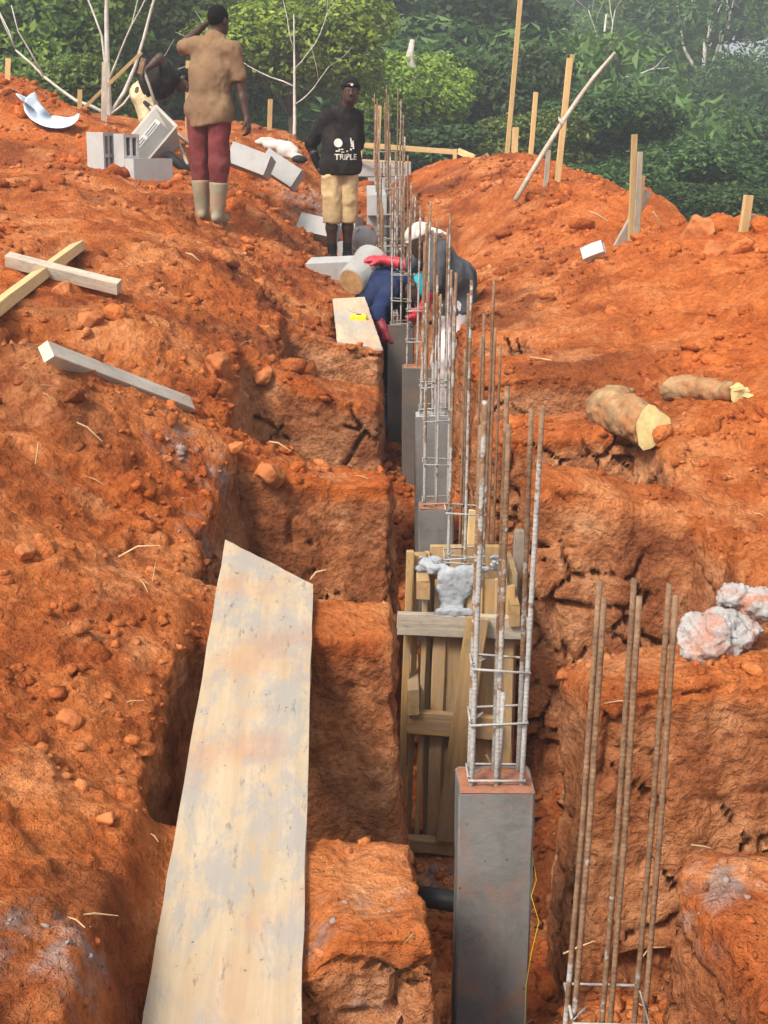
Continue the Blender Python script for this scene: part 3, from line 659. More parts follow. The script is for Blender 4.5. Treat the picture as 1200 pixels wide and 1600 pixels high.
mb.tube([(0, 0, -.3), (.05, 0, zz0*.5), (-.02, 0, zz0-.1), (-.12, 0, zz0+.25), (-.05, 0, zz0+.62)], [.13, .12, .11, .09, .05], 8); mb.build('trunk', M['palebark'], snag, True)
tag(snag, 'grey curved dead trunk sticking out of the round bright tree', 'dead tree')
# far-off wood that reads as one mass
rs = np.random.default_rng(77); tv = []; tf = []; tt = []; off = 0; tb = MB()
tmp = [crown_leaves(np.random.default_rng(200+k), lobes_for(np.random.default_rng(300+k), 1.0, 1.0, 8, 0), 3000, .085, fill=.12) for k in range(4)]
spots = []
for k in range(5000):
    y = rs.uniform(34, 150)**1.0; x = rs.uniform(-.36, .36)*y*1.15 + rs.uniform(-3, 3)
    if len(spots) > 200: break
    if any((x-a)**2 + (y-b)**2 < (1.5+y*.02)**2 for a, b in spots[-140:]): continue
    if x > .165*y and y > 64: continue
    spots.append((x, y))
for (x, y) in spots:
    v, f, tn = tmp[int(rs.integers(4))]; w = rs.uniform(2.0, 3.6)*(1+y/200); h = w*rs.uniform(.7, 1.15); a = rs.uniform(0, 6.28)
    z = float(hill(x, y)) + h*rs.uniform(.8, 1.4); c, s = math.cos(a), math.sin(a)
    P = np.stack([(v[:, 0]*c-v[:, 1]*s)*w+x, (v[:, 0]*s+v[:, 1]*c)*w+y, v[:, 2]*h+z], 1)
    tv.append(P); tf.append(f[:, 1:]+off); tt.append(np.clip(tn*.9 + rs.uniform(-.2, .55), 0, 1)); off += len(v)
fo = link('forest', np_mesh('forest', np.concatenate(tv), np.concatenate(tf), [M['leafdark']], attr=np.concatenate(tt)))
tag(fo, 'dense dark green forest covering the hillside behind the site', 'forest', kind='stuff')
# ------------------------------------------------------------------ columns, rebar cages and formwork
rnd = random.Random(5)
def put(o, Mw, parent=None):
    if parent: o.parent = parent; o.matrix_basis = Matrix.Translation(-parent.location) @ Mw
    else: o.matrix_basis = Mw
    return o
def frame(xa, up):
    x = Vector(xa).normalized(); u = Vector(up); z = (u - x*u.dot(x)).normalized(); y = z.cross(x)
    return Matrix((x, y, z)).transposed()
def plank(name, p0, p1, w, th, mat, parent=None, up=(0, -1, 0), seg=8, warp=.004, bev=.003, slant=0., rough=.0015, taper=1.0):
    """sawn board from p0 to p1: wide face towards `up`, slightly bowed, with broken edges; length along local X"""
    p0, p1 = Vector(p0), Vector(p1); L = (p1-p0).length; mb = MB(); vs = []; hw_, ht = w/2, th/2; ph = rnd.uniform(0, 6)
    for i in range(seg+1):
        s = i/seg; x = (s-.5)*L; bow = warp*math.sin(s*math.pi)*math.sin(ph); sw = warp*.6*math.sin(s*2.2+ph); k = 1+(taper-1)*s
        for (y, z) in ((-1, -1), (1, -1), (1, 1), (-1, 1)):
            for (by, bz) in (((0, 1), (1, 0)) if y*z > 0 else ((1, 0), (0, 1))):
                e = slant*y*hw_ if i in (0, seg) else 0
                vs.append((x + e + (rnd.uniform(-rough, rough)*2 if i in (0, seg) else 0), y*(hw_*k-by*bev) + sw + rnd.uniform(-rough, rough), z*(ht-bz*bev) + bow + rnd.uniform(-rough, rough)*.4))
    n = 8; fs = [(i*n+k, i*n+(k+1) % n, (i+1)*n+(k+1) % n, (i+1)*n+k) for i in range(seg) for k in range(n)]
    fs += [tuple(range(n)), tuple(seg*n+k for k in range(n))]
    mb.add(vs, fs)
    o = mb.build(name, M[mat])
    return put(o, Matrix.Translation((p0+p1)/2) @ frame(p1-p0, up).to_4x4(), parent)
def tube_np(pts, r, n=7, tint=None):
    m = MB(); m.tube(pts, r, n); return m
def bar(name, pts, r, parent, coat0, coat1, n=7):
    """steel bar; cement coating goes from coat0 at its foot to coat1 at its tip"""
    pts = [Vector(p)-parent.location for p in pts]; dense = []
    for a, b in zip(pts[:-1], pts[1:]):
        k = max(1, int((b-a).length/.12))
        dense += [a.lerp(b, i/k) for i in range(k)]
    dense.append(pts[-1])
    mb = MB(); mb.tube(dense, r, n); me = mb.mesh(name, M['rebar'], True)
    at_ = me.attributes.new('tint', 'FLOAT', 'POINT'); m = len(dense)
    at_.data.foreach_set('value', [coat0 + (coat1-coat0)*min(1, (i//n)/max(1, m-1)) for i in range(len(me.vertices))])
    return link(name, me, parent)
def stirrup(c, w, d, z, tilt, parent, r=.0038, coat=.9):
    a, b = w/2, d/2; t1, t2 = rnd.uniform(-tilt, tilt), rnd.uniform(-tilt, tilt)
    P = [Vector((c[0]+x, c[1]+y, z + x*t1/w + y*t2/w)) for x, y in ((-a, -b), (a, -b), (a, b), (-a, b), (-a, -b), (-a+.035, -b+.03))]
    P[4].z += .012; P[5].z += .02
    return bar('stirrup', P, r, parent, coat, coat, 6)
def cage(parent, c, w, d, z0, tops, lean, stir, r=.0062, coat=.95, nx=3, split=.55):
    """vertical bars round a rectangle, some lapped, tied by stirrups"""
    k = 0
    for j in range(2):
        for i in range(nx):
            x = c[0]-w/2+w*i/max(1, nx-1); y = c[1]-d/2+d*j; top = tops[k % len(tops)]; k += 1
            dx, dy = lean[0]+rnd.uniform(-.012, .012), lean[1]+rnd.uniform(-.012, .012)
            mid = z0+(top-z0)*rnd.uniform(.35, .5)
            h = top-z0
            bar('rebar', [(x, y, z0-.05), (x+dx*h*.45, y+dy*h*.45, mid), (x+dx*h, y+dy*h, top)], r, parent, coat+.15, -.25 if rnd.random() < .7 else .35)
    for z in stir: stirrup((c[0]+lean[0]*(z-z0), c[1]), w+.018, d+.018, z, .012, parent)
def column(name, label, c, w, d, ztop, zbot, mat, top='topred', lean=(0, 0)):
    root = empty(name, (c[0], c[1], zbot)); tag(root, label, 'column')
    mb = MB(); n = 14; vs = []
    b = .006; ring = [(-1, -1, 0, b), (-1, -1, b, 0), (1, -1, -b, 0), (1, -1, 0, b), (1, 1, 0, -b), (1, 1, -b, 0), (-1, 1, b, 0), (-1, 1, 0, -b)]
    for i in range(n+1):
        z = (ztop-zbot)*i/n
        for (x, y, ex, ey) in ring:
            vs.append((x*w/2+ex+rnd.uniform(-.0016, .0016), y*d/2+ey+rnd.uniform(-.0016, .0016), z + (rnd.uniform(-.006, .004) if i == n else 0)))
    fs = [(i*8+k, i*8+(k+1) % 8, (i+1)*8+(k+1) % 8, (i+1)*8+k) for i in range(n) for k in range(8)] + [tuple(n*8+k for k in range(8)), tuple(range(8))[::-1]]
    mb.add(vs, fs); mb.build('shaft', M[mat], root)
    # crust of dust and laitance on the top
    g = 9; vs = []; q = np.array([(i/(g-1)-.5, j/(g-1)-.5, 0) for i in range(g) for j in range(g)]); hgt = fbm(q*9+c[0]*7, 3, 4)
    for k, (x, y, _) in enumerate(q):
        e = max(abs(x), abs(y)) > .49; vs.append((x*(w-.008), y*(d-.008), ztop-zbot+(.002 if e else .009+.010*hgt[k])))
    fs = [(i*g+j, (i+1)*g+j, (i+1)*g+j+1, i*g+j+1) for i in range(g-1) for j in range(g-1)]
    mb = MB(); mb.add(vs, fs); mb.build('top_crust', M[top], root, True)
    return root
def cpos(px, py, Y): p = at(px, py, Y); return (p.x, Y)
def ztop(py, Y): return at(600, py, Y).z
c = cpos(773, 1220, 3.16); z = ztop(1220, 3.16)
k1 = column('concrete_column', 'nearest grey concrete column with red dusty top in the trench', c, .205, .155, z, -1.2, 'column')
cage(k1, c, .135, .085, z, [z+1.06, z+1.00, z+1.04, z+.98, z+1.08, z+1.02], (.012, .02), [z+.025, z+.195, z+.345], .0072)
bar('rebar', [(c[0]+.005, c[1]-.035, z), (c[0]+.012, c[1]-.04, z+.28)], .0072, k1, 1.1, .9)
# bare cage of the nearest column, still without concrete
c = cpos(948, 1560, 2.46); z = at(948, 1565, 2.46).z
k0 = empty('rebar_cage', (c[0], c[1], -1.05)); tag(k0, 'rusty bare rebar cage of six bars standing at the lower right', 'rebar cage')
for (px, py, qx, qy, dy) in ((880, 1640, 937, 907, -.03), (893, 1640, 944, 935, -.05), (937, 1640, 991, 904, .0), (950, 1640, 999, 932, -.03), (987, 1640, 1046, 912, .03), (1003, 1640, 1056, 930, .0)):
    a_ = at(px, py, c[1]+dy); b_ = at(qx, qy, c[1]+dy+.06); d_ = (b_-a_).normalized()
    bar('rebar', [a_ - d_*((a_.z+1.05)/d_.z), a_, a_.lerp(b_, .5)+Vector((.004, 0, 0)), b_], .0066, k0, 1.0 if px < 950 else .55, -.3)
for dz in (0, -.22): stirrup((c[0]-.003, c[1]-.01), .17, .13, z+dz, .01, k0, .004, .75)
# the formwork column and its cage
FY = 4.70; fc = cpos(722, 880, FY+.17); fz = ztop(880, FY+.1)
fw = empty('formwork', (fc[0], fc[1], -1.12)); tag(fw, 'timber formwork box with wet cement slopped over its rim', 'formwork')
def fb(name, x0, y0, x1, y1, wpx, Y=FY, th=.025, mat='form', Y1=None, up=(0, -1, 0)):
    return plank(name, at(x0, y0, Y), at(x1, y1, Y1 or Y), wpx/ppm((y0+y1)/2, Y), th, mat, fw, up, 6, .005, .003, 0, .002)
for (xa, xb, ya, wd_, yo) in ((688, 676, 905, 20, 0), (712, 699, 893, 32, .01), (742, 728, 893, 24, .0), (763, 752, 905, 26, .012), (783, 774, 905, 18, .0), (798, 790, 915, 14, .0)):
    fb('vertical_board', xa, ya, xb, 1322, wd_, FY+yo+.02)
fb('batten', 621, 972, 822, 982, 36, FY-.03, .035, 'pineold'); fb('batten', 636, 1126, 775, 1138, 38, FY-.03, .035); fb('batten', 628, 1316, 708, 1324, 22, FY-.05, .05)
fb('brace', 745, 966, 697, 1312, 33, FY-.075, .03, 'form', FY-.09)
fb('side_board', 641, 862, 626, 1330, 11, FY+.05, .03); fb('side_board', 651, 866, 636, 1330, 8, FY+.10, .03); fb('side_board', 664, 935, 650, 1320, 8, FY+.03, .03)
fb('back_board', 742, 798, 729, 1000, 20, FY+.42, .025, 'pine'); fb('back_board', 815, 828, 795, 1240, 22, FY+.46, .03, 'pineold')
for (px, py, w_, h_) in ((660, 916, 20, 30), (646, 1090, 18, 42), (802, 955, 16, 36)):
    p_ = at(px, py, FY-.02); s_ = ppm(py, FY)
    plank('block_end', p_+Vector((0, -.05, 0)), p_+Vector((0, .32, 0)), w_/s_, h_/s_, 'form', fw, (0, 0, 1), 3)
# side and back walls of the box
a_ = at(676, 905, FY+.04); b_ = at(800, 915, FY+.04)
for x in (a_.x-.012, b_.x+.012): plank('side_wall', (x, FY+.20, -1.1), (x, FY+.20, fz-.03), .30, .022, 'form', fw, (1, 0, 0))
plank('back_wall', ((a_.x+b_.x)/2, FY+.36, -1.1), ((a_.x+b_.x)/2, FY+.36, fz-.01), b_.x-a_.x, .022, 'form', fw, (0, -1, 0))
def lump_mesh(name, prims, h, mat, parent=None, amp=.012, sc=30, seed=1, disp=None):
    """smooth union of tapered capsules and ellipsoids, roughened"""
    v, f = sdf_mesh(prims, h); n = vnormals(v, f)
    v = v + n*(amp*fbm(v*sc, 3, seed))[:, None]
    if disp is not None: v = v + n*disp(v)[:, None]
    o = link(name, np_mesh(name, v - (np.array(parent.location) if parent else 0), f, [M[mat]] if mat else [], smooth=True), parent)
    return o
def seg_d(P, a, b, ra, rb):
    a = np.asarray(a, np.float32); b = np.asarray(b, np.float32); ab = b-a; l2 = float(ab@ab) or 1e-9
    q = P-a; t = np.clip((q@ab)/l2, 0, 1); d = q - t[..., None]*ab
    return np.sqrt((d*d).sum(-1)) - (ra + (rb-ra)*t)
def ell_d(P, c, r, Rm=None):
    q = P-np.asarray(c, np.float32)
    if Rm is not None: q = q@np.asarray(Rm, np.float32)       # columns of Rm are the local axes
    r = np.asarray(r, np.float32); k = np.sqrt(((q/r)**2).sum(-1)); k2 = np.sqrt(((q/r**2)**2).sum(-1))
    return k*(k-1)/np.maximum(k2, 1e-6)
def sdf_mesh(prims, h, margin=.04, cuts=()):
    """prims: ('c',a,b,ra,rb,k) capsule, ('e',c,r,Rm,k) ellipsoid, ('-e',...) carved away; cuts: (point, normal) removes the normal's side"""
    lo = []; hi = []
    for p in prims:
        if p[0] == 'c':
            m_ = max(p[3], p[4]); a, b = np.array(p[1]), np.array(p[2]); lo.append(np.minimum(a, b)-m_); hi.append(np.maximum(a, b)+m_)
        elif p[0] == 'e': m_ = max(p[2]); lo.append(np.array(p[1])-m_); hi.append(np.array(p[1])+m_)
    lo_, hi_ = np.min(lo, 0)-margin, np.max(hi, 0)+margin
    ax = [np.arange(lo_[i], hi_[i]+h, h) for i in range(3)]
    vol = np.full([len(a) for a in ax], .2, np.float32)
    def sub(l, u):
        return tuple(slice(max(0, np.searchsorted(ax[i], l[i])-1), np.searchsorted(ax[i], u[i])+1) for i in range(3))
    for p in prims:
        k = p[-1]; mg = k + .05
        if p[0] == 'c':
            m_ = max(p[3], p[4])+mg; a, b = np.array(p[1]), np.array(p[2]); s = sub(np.minimum(a, b)-m_, np.maximum(a, b)+m_)
        else: m_ = max(p[2])+mg; s = sub(np.array(p[1])-m_, np.array(p[1])+m_)
        P = np.stack(np.meshgrid(*[ax[i][s[i]] for i in range(3)], indexing='ij'), -1).astype(np.float32)
        d = seg_d(P, *p[1:5]) if p[0] == 'c' else ell_d(P, p[1], p[2], p[3])
        if p[0] == '-e': vol[s] = smax(vol[s], -d, max(k, 1e-3))
        else: vol[s] = smin(vol[s], d, max(k, 1e-3))
    if cuts:
        P = np.stack(np.meshgrid(*ax, indexing='ij'), -1).astype(np.float32)
        for (pt, nr) in cuts: vol = np.maximum(vol, (P-np.asarray(pt, np.float32))@np.asarray(nr, np.float32))
    return surface_nets(vol, *[np.asarray(a, np.float32) for a in ax])
# wet cement over the rim
pr = []; rr_ = random.Random(3)
for i in range(22): pr.append(('e', tuple(at(rr_.uniform(688, 745), rr_.uniform(893, 925), FY)), (.022, .012, .022), None, .01))
for i in range(12): pr.append(('e', tuple(at(rr_.uniform(694, 718), rr_.uniform(915, 960), FY)), (.02, .011, .022), None, .01))
for i in range(14): pr.append(('e', tuple(at(rr_.uniform(655, 688), rr_.uniform(878, 892), FY+rr_.uniform(.03, .2))), (.024, .03, .014), None, .01))
def dab(px, py, Y, r):
    p_ = at(px, py, Y); r *= .55; pr.append(('e', tuple(p_), (r*1.3, r*.5, r*.9), None, .012))
for i in range(60): dab(655+rr_.uniform(0, 30), rr_.uniform(872, 892), FY+rr_.uniform(.02, .2), rr_.uniform(.014, .028))
for i in range(70): dab(rr_.uniform(672, 765), rr_.uniform(886, 896), FY+rr_.uniform(-.005, .03), rr_.uniform(.012, .022))
for i in range(150):
    u = rr_.random(); dab(rr_.uniform(688, 742-26*u), 895+u*58, FY-.005, rr_.uniform(.010, .018)*(1-.3*u))
for i in range(50): dab(rr_.uniform(682, 740), rr_.uniform(952, 962), FY-.03+rr_.uniform(-.01, .01), rr_.uniform(.010, .017))
for i in range(30): dab(rr_.uniform(768, 786), rr_.uniform(870, 890), FY+rr_.uniform(.03, .2), rr_.uniform(.012, .022))
lump_mesh('wet_cement', pr, .006, 'wetcem', fw, .005, 90)
z = fz
cg = empty('rebar_cage', (fc[0], fc[1], -1.1)); tag(cg, 'cement coated rebar cage rising out of the formwork box', 'rebar cage')
cage(cg, (fc[0]+.0, fc[1]), .14, .10, z-1.0, [z+1.06, z+1.10, z+.98, z+1.12, z+1.04, z+1.09], (.006, .012), [z-.01, z+.02, z+.20], .0062, .9)
# the columns further along
for (lab, px, py, Y, w_, d_, mat, tp, lean, hs_, extra) in (
    ('grey concrete column just behind the formwork with pink top', 681, 790, 6.55, .185, .16, 'column', 'topred', (.0, .01), 1.18, (.03, .24, .47)),
    ('tall grey concrete column with whitish top, second behind the formwork', 676, 648, 7.25, .20, .16, 'column', 'block', (.01, .01), 1.08, (.02, .05, .17, .2)),
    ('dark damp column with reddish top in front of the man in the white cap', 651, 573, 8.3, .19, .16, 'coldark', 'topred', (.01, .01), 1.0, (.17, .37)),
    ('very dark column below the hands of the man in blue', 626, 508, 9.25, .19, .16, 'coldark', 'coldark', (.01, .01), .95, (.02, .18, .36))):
    c = cpos(px, py, Y); z = ztop(py, Y); k_ = column('concrete_column', lab, c, w_, d_, z, -1.3, mat, tp)
    cage(k_, c, w_-.06, d_-.06, z, [z+hs_, z+hs_*.95, z+hs_*1.05, z+hs_*.9, z+hs_*1.02, z+hs_*.97], lean, [z+e for e in extra], .0062, .85)
# thin rusty starter bars standing right of the formwork in the side pit
c = cpos(745, 760, 6.0)
sb = empty('rebar_cage', (c[0], c[1], -1.1)); tag(sb, 'thin rusty starter bars standing right of the columns', 'rebar cage')
for (px, py, Y) in ((727, 545, 6.0), (734, 528, 6.1), (752, 525, 5.9), (774, 512, 5.85), (782, 540, 6.0)):
    t_ = at(px, py, Y); bar('rebar', [(t_.x-.035, Y-.03, -1.1), (t_.x-.012, Y-.01, -.2), t_], .0062, sb, .3, -.3)
# far cages close together along the trench
far = []
for k, Y in enumerate((10.7, 11.9, 13.1, 14.3, 15.5, 16.4)):
    x = (.115, .085, .07, .05, .04, .02)[k]; z0 = float(floor_z(Y))+.1; topz = [1.25, 1.55, 1.72, 1.95, 2.15, 2.3][k]
    g_ = empty('rebar_cage', (x, Y, z0)); far.append(g_)
    tag(g_, ['whitened rebar cage just behind the man in the white cap', 'whitened rebar cage second beyond the white cap', 'rebar cage third beyond the white cap', 'rebar cage fourth beyond the white cap', 'rebar cage fifth beyond the white cap, before the last', 'farthest rebar cage beside the block wall'][k], 'rebar cage', 'rebar cages in the far trench')
    cage(g_, (x, Y), .26, .14, z0, [topz, topz-.1, topz+.06, topz-.05, topz+.1, topz-.12], (.004, .01), [z0+.12*i for i in range(1, int((topz-.55-z0)/.12))], .0075, 1.0)

# ------------------------------------------------------------------ hollow concrete blocks
def block_mesh(L=.40, W=.15, H=.20, slots=True):
    xs = [-L/2, -L/2+.032, -.016, .016, L/2-.032, L/2]; ys = [-W/2, -W/2+.026, -.012, .012, W/2-.026, W/2]; mb = MB()
    hole = lambda i, j: slots and i in (1, 3) and j in (1, 3)
    def jz(): return rnd.uniform(-.0012, .0012)
    for i in range(5):
        for j in range(5):
            x0, x1, y0, y1 = xs[i], xs[i+1], ys[j], ys[j+1]; t_ = H/2; dz = -H/2+.03
            if hole(i, j):
                mb.add([(x0, y0, dz), (x1, y0, dz), (x1, y1, dz), (x0, y1, dz)], [(0, 1, 2, 3)])
                for (a, b) in (((x0, y0), (x1, y0)), ((x1, y0), (x1, y1)), ((x1, y1), (x0, y1)), ((x0, y1), (x0, y0))):
                    mb.add([(*a, dz), (*b, dz), (*b, t_), (*a, t_)], [(0, 1, 2, 3)])
            else: mb.add([(x0, y0, t_), (x1, y0, t_), (x1, y1, t_), (x0, y1, t_)], [(0, 1, 2, 3)])
    for (a, b) in (((-1, -1), (1, -1)), ((1, -1), (1, 1)), ((1, 1), (-1, 1)), ((-1, 1), (-1, -1))):
        A_ = (a[0]*L/2, a[1]*W/2); B_ = (b[0]*L/2, b[1]*W/2); mb.add([(*A_, -H/2), (*B_, -H/2), (*B_, H/2), (*A_, H/2)], [(0, 1, 2, 3)])
    mb.add([(-L/2, -W/2, -H/2), (L/2, -W/2, -H/2), (L/2, W/2, -H/2), (-L/2, W/2, -H/2)], [(0, 3, 2, 1)])
    me = bpy.data.meshes.new('hollow_block'); me.from_pydata(mb.v, [], mb.f); me.materials.append(M['block'])
    bm = bmesh.new(); bm.from_mesh(me); bmesh.ops.remove_doubles(bm, verts=bm.verts, dist=.0005); bmesh.ops.recalc_face_normals(bm, faces=bm.faces)
    ed = [e for e in bm.edges if len(e.link_faces) == 2 and e.calc_face_angle(0) > .8]
    bmesh.ops.bevel(bm, geom=ed, offset=.004, segments=1, affect='EDGES', profile=.5, clamp_overlap=True)
    for v in bm.verts: v.co += Vector((rnd.uniform(-.001, .001), rnd.uniform(-.001, .001), rnd.uniform(-.001, .001)))
    bm.to_mesh(me); bm.free(); return me
BLK = block_mesh(); BLKS = block_mesh(.40, .20, .20, False)
def blk(label, px, py, Y, axx, axz, me=BLK, lift=0, back=None):
    """axx: direction of the block's length, axz: direction its slots look to; px,py is its middle"""
    p = at(px, py, Y) if back is None else on(px, py, back); x = Vector(axx).normalized(); z = Vector(axz); z = (z-x*z.dot(x)).normalized(); y = z.cross(x)
    o = link('concrete_block', me); o.matrix_basis = Matrix.Translation(p+Vector((0, 0, lift))) @ Matrix((x, y, z)).transposed().to_4x4()
    tag(o, label, 'concrete block', 'hollow concrete blocks on the site'); return o
blk('hollow block standing on end, leftmost beside another', 158, 243, 11.9, (0.02, 0, 1), (.86, -.50, 0))
blk('hollow block standing on end with both slots showing, beside the leftmost', 198, 246, 11.8, (0.02, 0, 1), (.62, -.78, 0))
blk('hollow block lying flat in front of the tipped wheelbarrow', 233, 266, 11.75, (.75, .66, 0), (0, 0, 1), BLK)
blk('pale block half sunk in the bank beside the hand of the man in brown', 392, 252, 12.6, (.9, -.25, -.32), (-.3, -.9, .35), BLKS)
blk('pale block sliding down the bank, second from the man in brown', 440, 266, 13.0, (.8, -.25, -.5), (-.3, -.9, .4), BLKS)
blk('light block tipped on edge left of the bare shin of the man in black', 498, 360, 13.0, (.95, -.25, -.2), (.2, -.85, .5), BLKS, 0, .16)
blk('block on end right behind the legs of the man in black', 546, 368, 13.35, (0.1, .1, 1), (-.4, -.9, 0), BLKS)
blk('hollow block with slots upward at the feet of the man in black', 549, 392, 13.0, (.3, .95, 0), (-.1, -.3, 1), BLK, 0, .14)
blk('pale block below the feet of the man in black, beside the bucket', 520, 424, 12.2, (.98, -.2, .06), (0, -.2, 1), BLKS, 0, .20)
# the far foundation wall of blocks
wl = empty('block_wall', (-.2, 18.0, .0)); tag(wl, 'unfinished light grey block wall at the far end of the trench', 'wall')
p_ = at(560, 252, 18.6); ztp = p_.z
def wall_run(x0, y0, dx, dy, n, rows, z1):
    d = Vector((dx, dy, 0)).normalized()
    for r_ in range(rows):
        for i in range(n):
            c_ = Vector((x0, y0, z1-.105-.21*r_)) + d*(.41*(i + (.5 if r_ % 2 else 0)))
            o = link('block', BLKS); y = Vector((0, 0, 1)).cross(d)
            put(o, Matrix.Translation(c_ + Vector((rnd.uniform(-.004, .004), rnd.uniform(-.004, .004), 0))) @ Matrix((d, y, Vector((0, 0, 1)))).transposed().to_4x4(), wl)
wall_run(p_.x+.12, 18.6, 1, .15, 2, 6, ztp)
wall_run(-.075, 13.4, -.012, 1, 12, 6, 1.22)
plank('capping_board', at(556, 250, 18.45), at(640, 254, 18.3), .03, .03, 'pine', wl)
# ------------------------------------------------------------------ timber
def stake(label, x0, y0, x1, y1, Y, wpx, mat='pine', Y1=None, th=None, name='wooden_stake', cat='stake', bury=.18, slant=0., group='survey stakes round the site', up=(.25, -1, 0)):
    a = at(x0, y0, Y1 or Y); b = at(x1, y1, Y); w = wpx/ppm((y0+y1)/2, Y); d = (b-a).normalized()
    o = plank(name, b+d*bury, a, w, th or w*.55, mat, None, up, 8, .006, .002, slant, .001); tag(o, label, cat, group); return o
stake('short yellow stake at the far left edge of the mound', 13, 91, 12, 138, 14.3, 8)
stake('short stake on the left mound right of the blue basin', 125, 140, 125, 172, 14.2, 7)
stake('grey weathered post in front of the left bare tree', 164, 97, 163, 196, 14.9, 9, 'pineold')
stake('yellow stick leaning diagonally across the left bare tree', 221, 82, 133, 168, 15.6, 5, name='leaning_stick', cat='stick', bury=.1)
stake('yellow stake hidden behind the man in the brown shirt', 294, 95, 293, 236, 14.4, 7)
stake('short stake on the middle mound above the white sack', 423, 155, 421, 202, 16, 7)
stake('orange tinted stake standing before the yellow batter board', 592, 165, 588, 255, 18.9, 9)
stake('tallest thin stake running out of the top of the picture', 815, -30, 793, 236, 15.1, 7)
stake('middle sized stake right of the tallest stake', 837, 144, 829, 240, 15.0, 7)
stake('very short double peg beside the foot of the tallest stake', 806, 199, 804, 232, 14.9, 9)
stake('tall yellow stake crossed by the leaning pole', 890, 91, 871, 286, 13.1, 9)
stake('short orange lath nailed to the top of the crossed stake', 894, 85, 889, 130, 13.16, 6, bury=0, name='lath', cat='lath')
stake('short grey peg left of the crossed stake', 857, 234, 853, 285, 13.0, 7, 'pineold')
stake('taller pale stake of the twin stakes on the right bank', 992, 210, 985, 394, 10.0, 9)
stake('shorter grey stake of the twin stakes on the right bank', 1000, 237, 993, 392, 9.96, 8, 'pineold')
stake('small stub of wood behind the twin stakes', 1006, 275, 1000, 330, 10.12, 6)
stake('thick diagonal brace propped behind the twin stakes', 1012, 298, 957, 402, 10.2, 14, 'pineold', bury=.05, name='brace_board', cat='board')
stake('broad yellow stake at the right edge', 1170, 305, 1157, 394, 9.25, 14)
stake('rounded grey stake leaning behind the broad yellow one', 1178, 336, 1170, 390, 9.35, 11, 'pineold')
stake('tiny stub sticking out left of the tallest stake', 759, 240, 765, 252, 16.2, 6, bury=.05)
bb = empty('batter_board', at(640, 250, 19.4)); tag(bb, 'yellow batter board frame behind the rebar line', 'batter board')
plank('rail', at(560, 226, 19.6), at(714, 238, 19.2), .075, .025, 'pine', bb); plank('rail', at(716, 236, 19.2), at(740, 246, 18.4), .09, .025, 'pine', bb)
plank('post', at(564, 224, 19.56), at(562, 262, 19.56), .055, .05, 'pine', bb); plank('post', at(711, 233, 19.15), at(710, 270, 19.15), .055, .05, 'pine', bb)
# long bent pole
mb = MB(); P = [at(961, 82, 12.9), at(930, 118, 12.85), at(905, 152, 12.8), at(876, 195, 12.75), at(845, 245, 12.7), at(805, 313, 12.6)]
mb.tube(P, [.014, .019, .021, .022, .024, .026], 8); po = mb.build('bent_pole', M['pineold'], None, True)
tag(po, 'long crooked pole leaning across the tall stake', 'pole')
mb = MB(); q = at(878, 190, 12.72)
for k in range(3): mb.tube([q+Vector((.035*math.cos(a), .06*math.sin(a), .012*k+.02*math.cos(a*2))) for a in np.linspace(0, 6.28, 13)], .004, 4)
mb.build('tie', M['palebark'], po)
# loose timber on the left bank
LAST = []
def lay(label, x0, y0, Y0, x1, y1, Y1, w, th, mat, name='plank', up=(0, -.25, 1), lift=.05, cross=None, **k):
    if x0 < 0: x0, y0 = 3, 476; ext = .3
    else: ext = 0
    a_, b_ = on(x0, y0, lift), on(x1, y1, lift); eye = Vector((0, 0, CAMZ)); da = db = 0
    for i in range(13):                                       # lift it clear of the bumps it lies on
        s_ = i/12; P_ = a_.lerp(b_, s_); d_ = (P_-eye); L_ = d_.length; d_.normalize(); ok, h_, n_, f_ = GO.ray_cast(eye, d_)
        ov = L_ - ((h_-eye).length if ok else 99) + .05
        if ov > 0: da = max(da, ov*(1-s_)); db = max(db, ov*s_)
    a_ -= (a_-eye).normalized()*da; b_ -= (b_-eye).normalized()*db; a_ = a_+(a_-b_)*ext
    if cross:
        Y_ = min((cross[0].lerp(cross[1], i/40) for i in range(41)), key=lambda p_: abs(600+FPX*p_.x/(p_.y*CP-(p_.z-CAMZ)*SP)-75)).y - .12; a_, b_ = at(x0, y0, Y_), at(x1, y1, Y_-.12)
    LAST[:] = [a_, b_]
    o = plank(name, a_, b_, w, th, mat, None, up, **k); tag(o, label, 'plank', 'loose timber on the left bank'); return o
lay('pale yellow timber lying under the grey one, crossing it', -40, 505, 6.5, 122, 385, 7.75, .095, .055, 'pine', up=(-.35, -.3, 1), slant=.3)
lay('weathered grey timber lying across the pale yellow one', 12, 405, 6.95, 186, 449, 6.75, .062, .07, 'pineold', up=(.0, -.35, 1), cross=list(LAST))
lay('whitish timber lying on the left slope with nails at its end', 72, 549, 5.60, 294, 634, 5.2, .075, .052, 'paleboard', up=(.1, -.95, .8), lift=.10)
nl = bpy.data.objects['plank.002'] if 'plank.002' in bpy.data.objects else None
bpy.context.view_layer.update()
wt = [o for o in bpy.data.objects if o.get('label', '').startswith('whitish timber')][0]
for dx in (.02, .04, .075):
    mb = MB(); L = max(v.co.x for v in wt.data.vertices); mb.tube([(L-dx, .01, .02), (L-dx+rnd.uniform(-.004, .004), .0, .06)], .0018, 5); mb.build('nail', M['rebar'], wt)
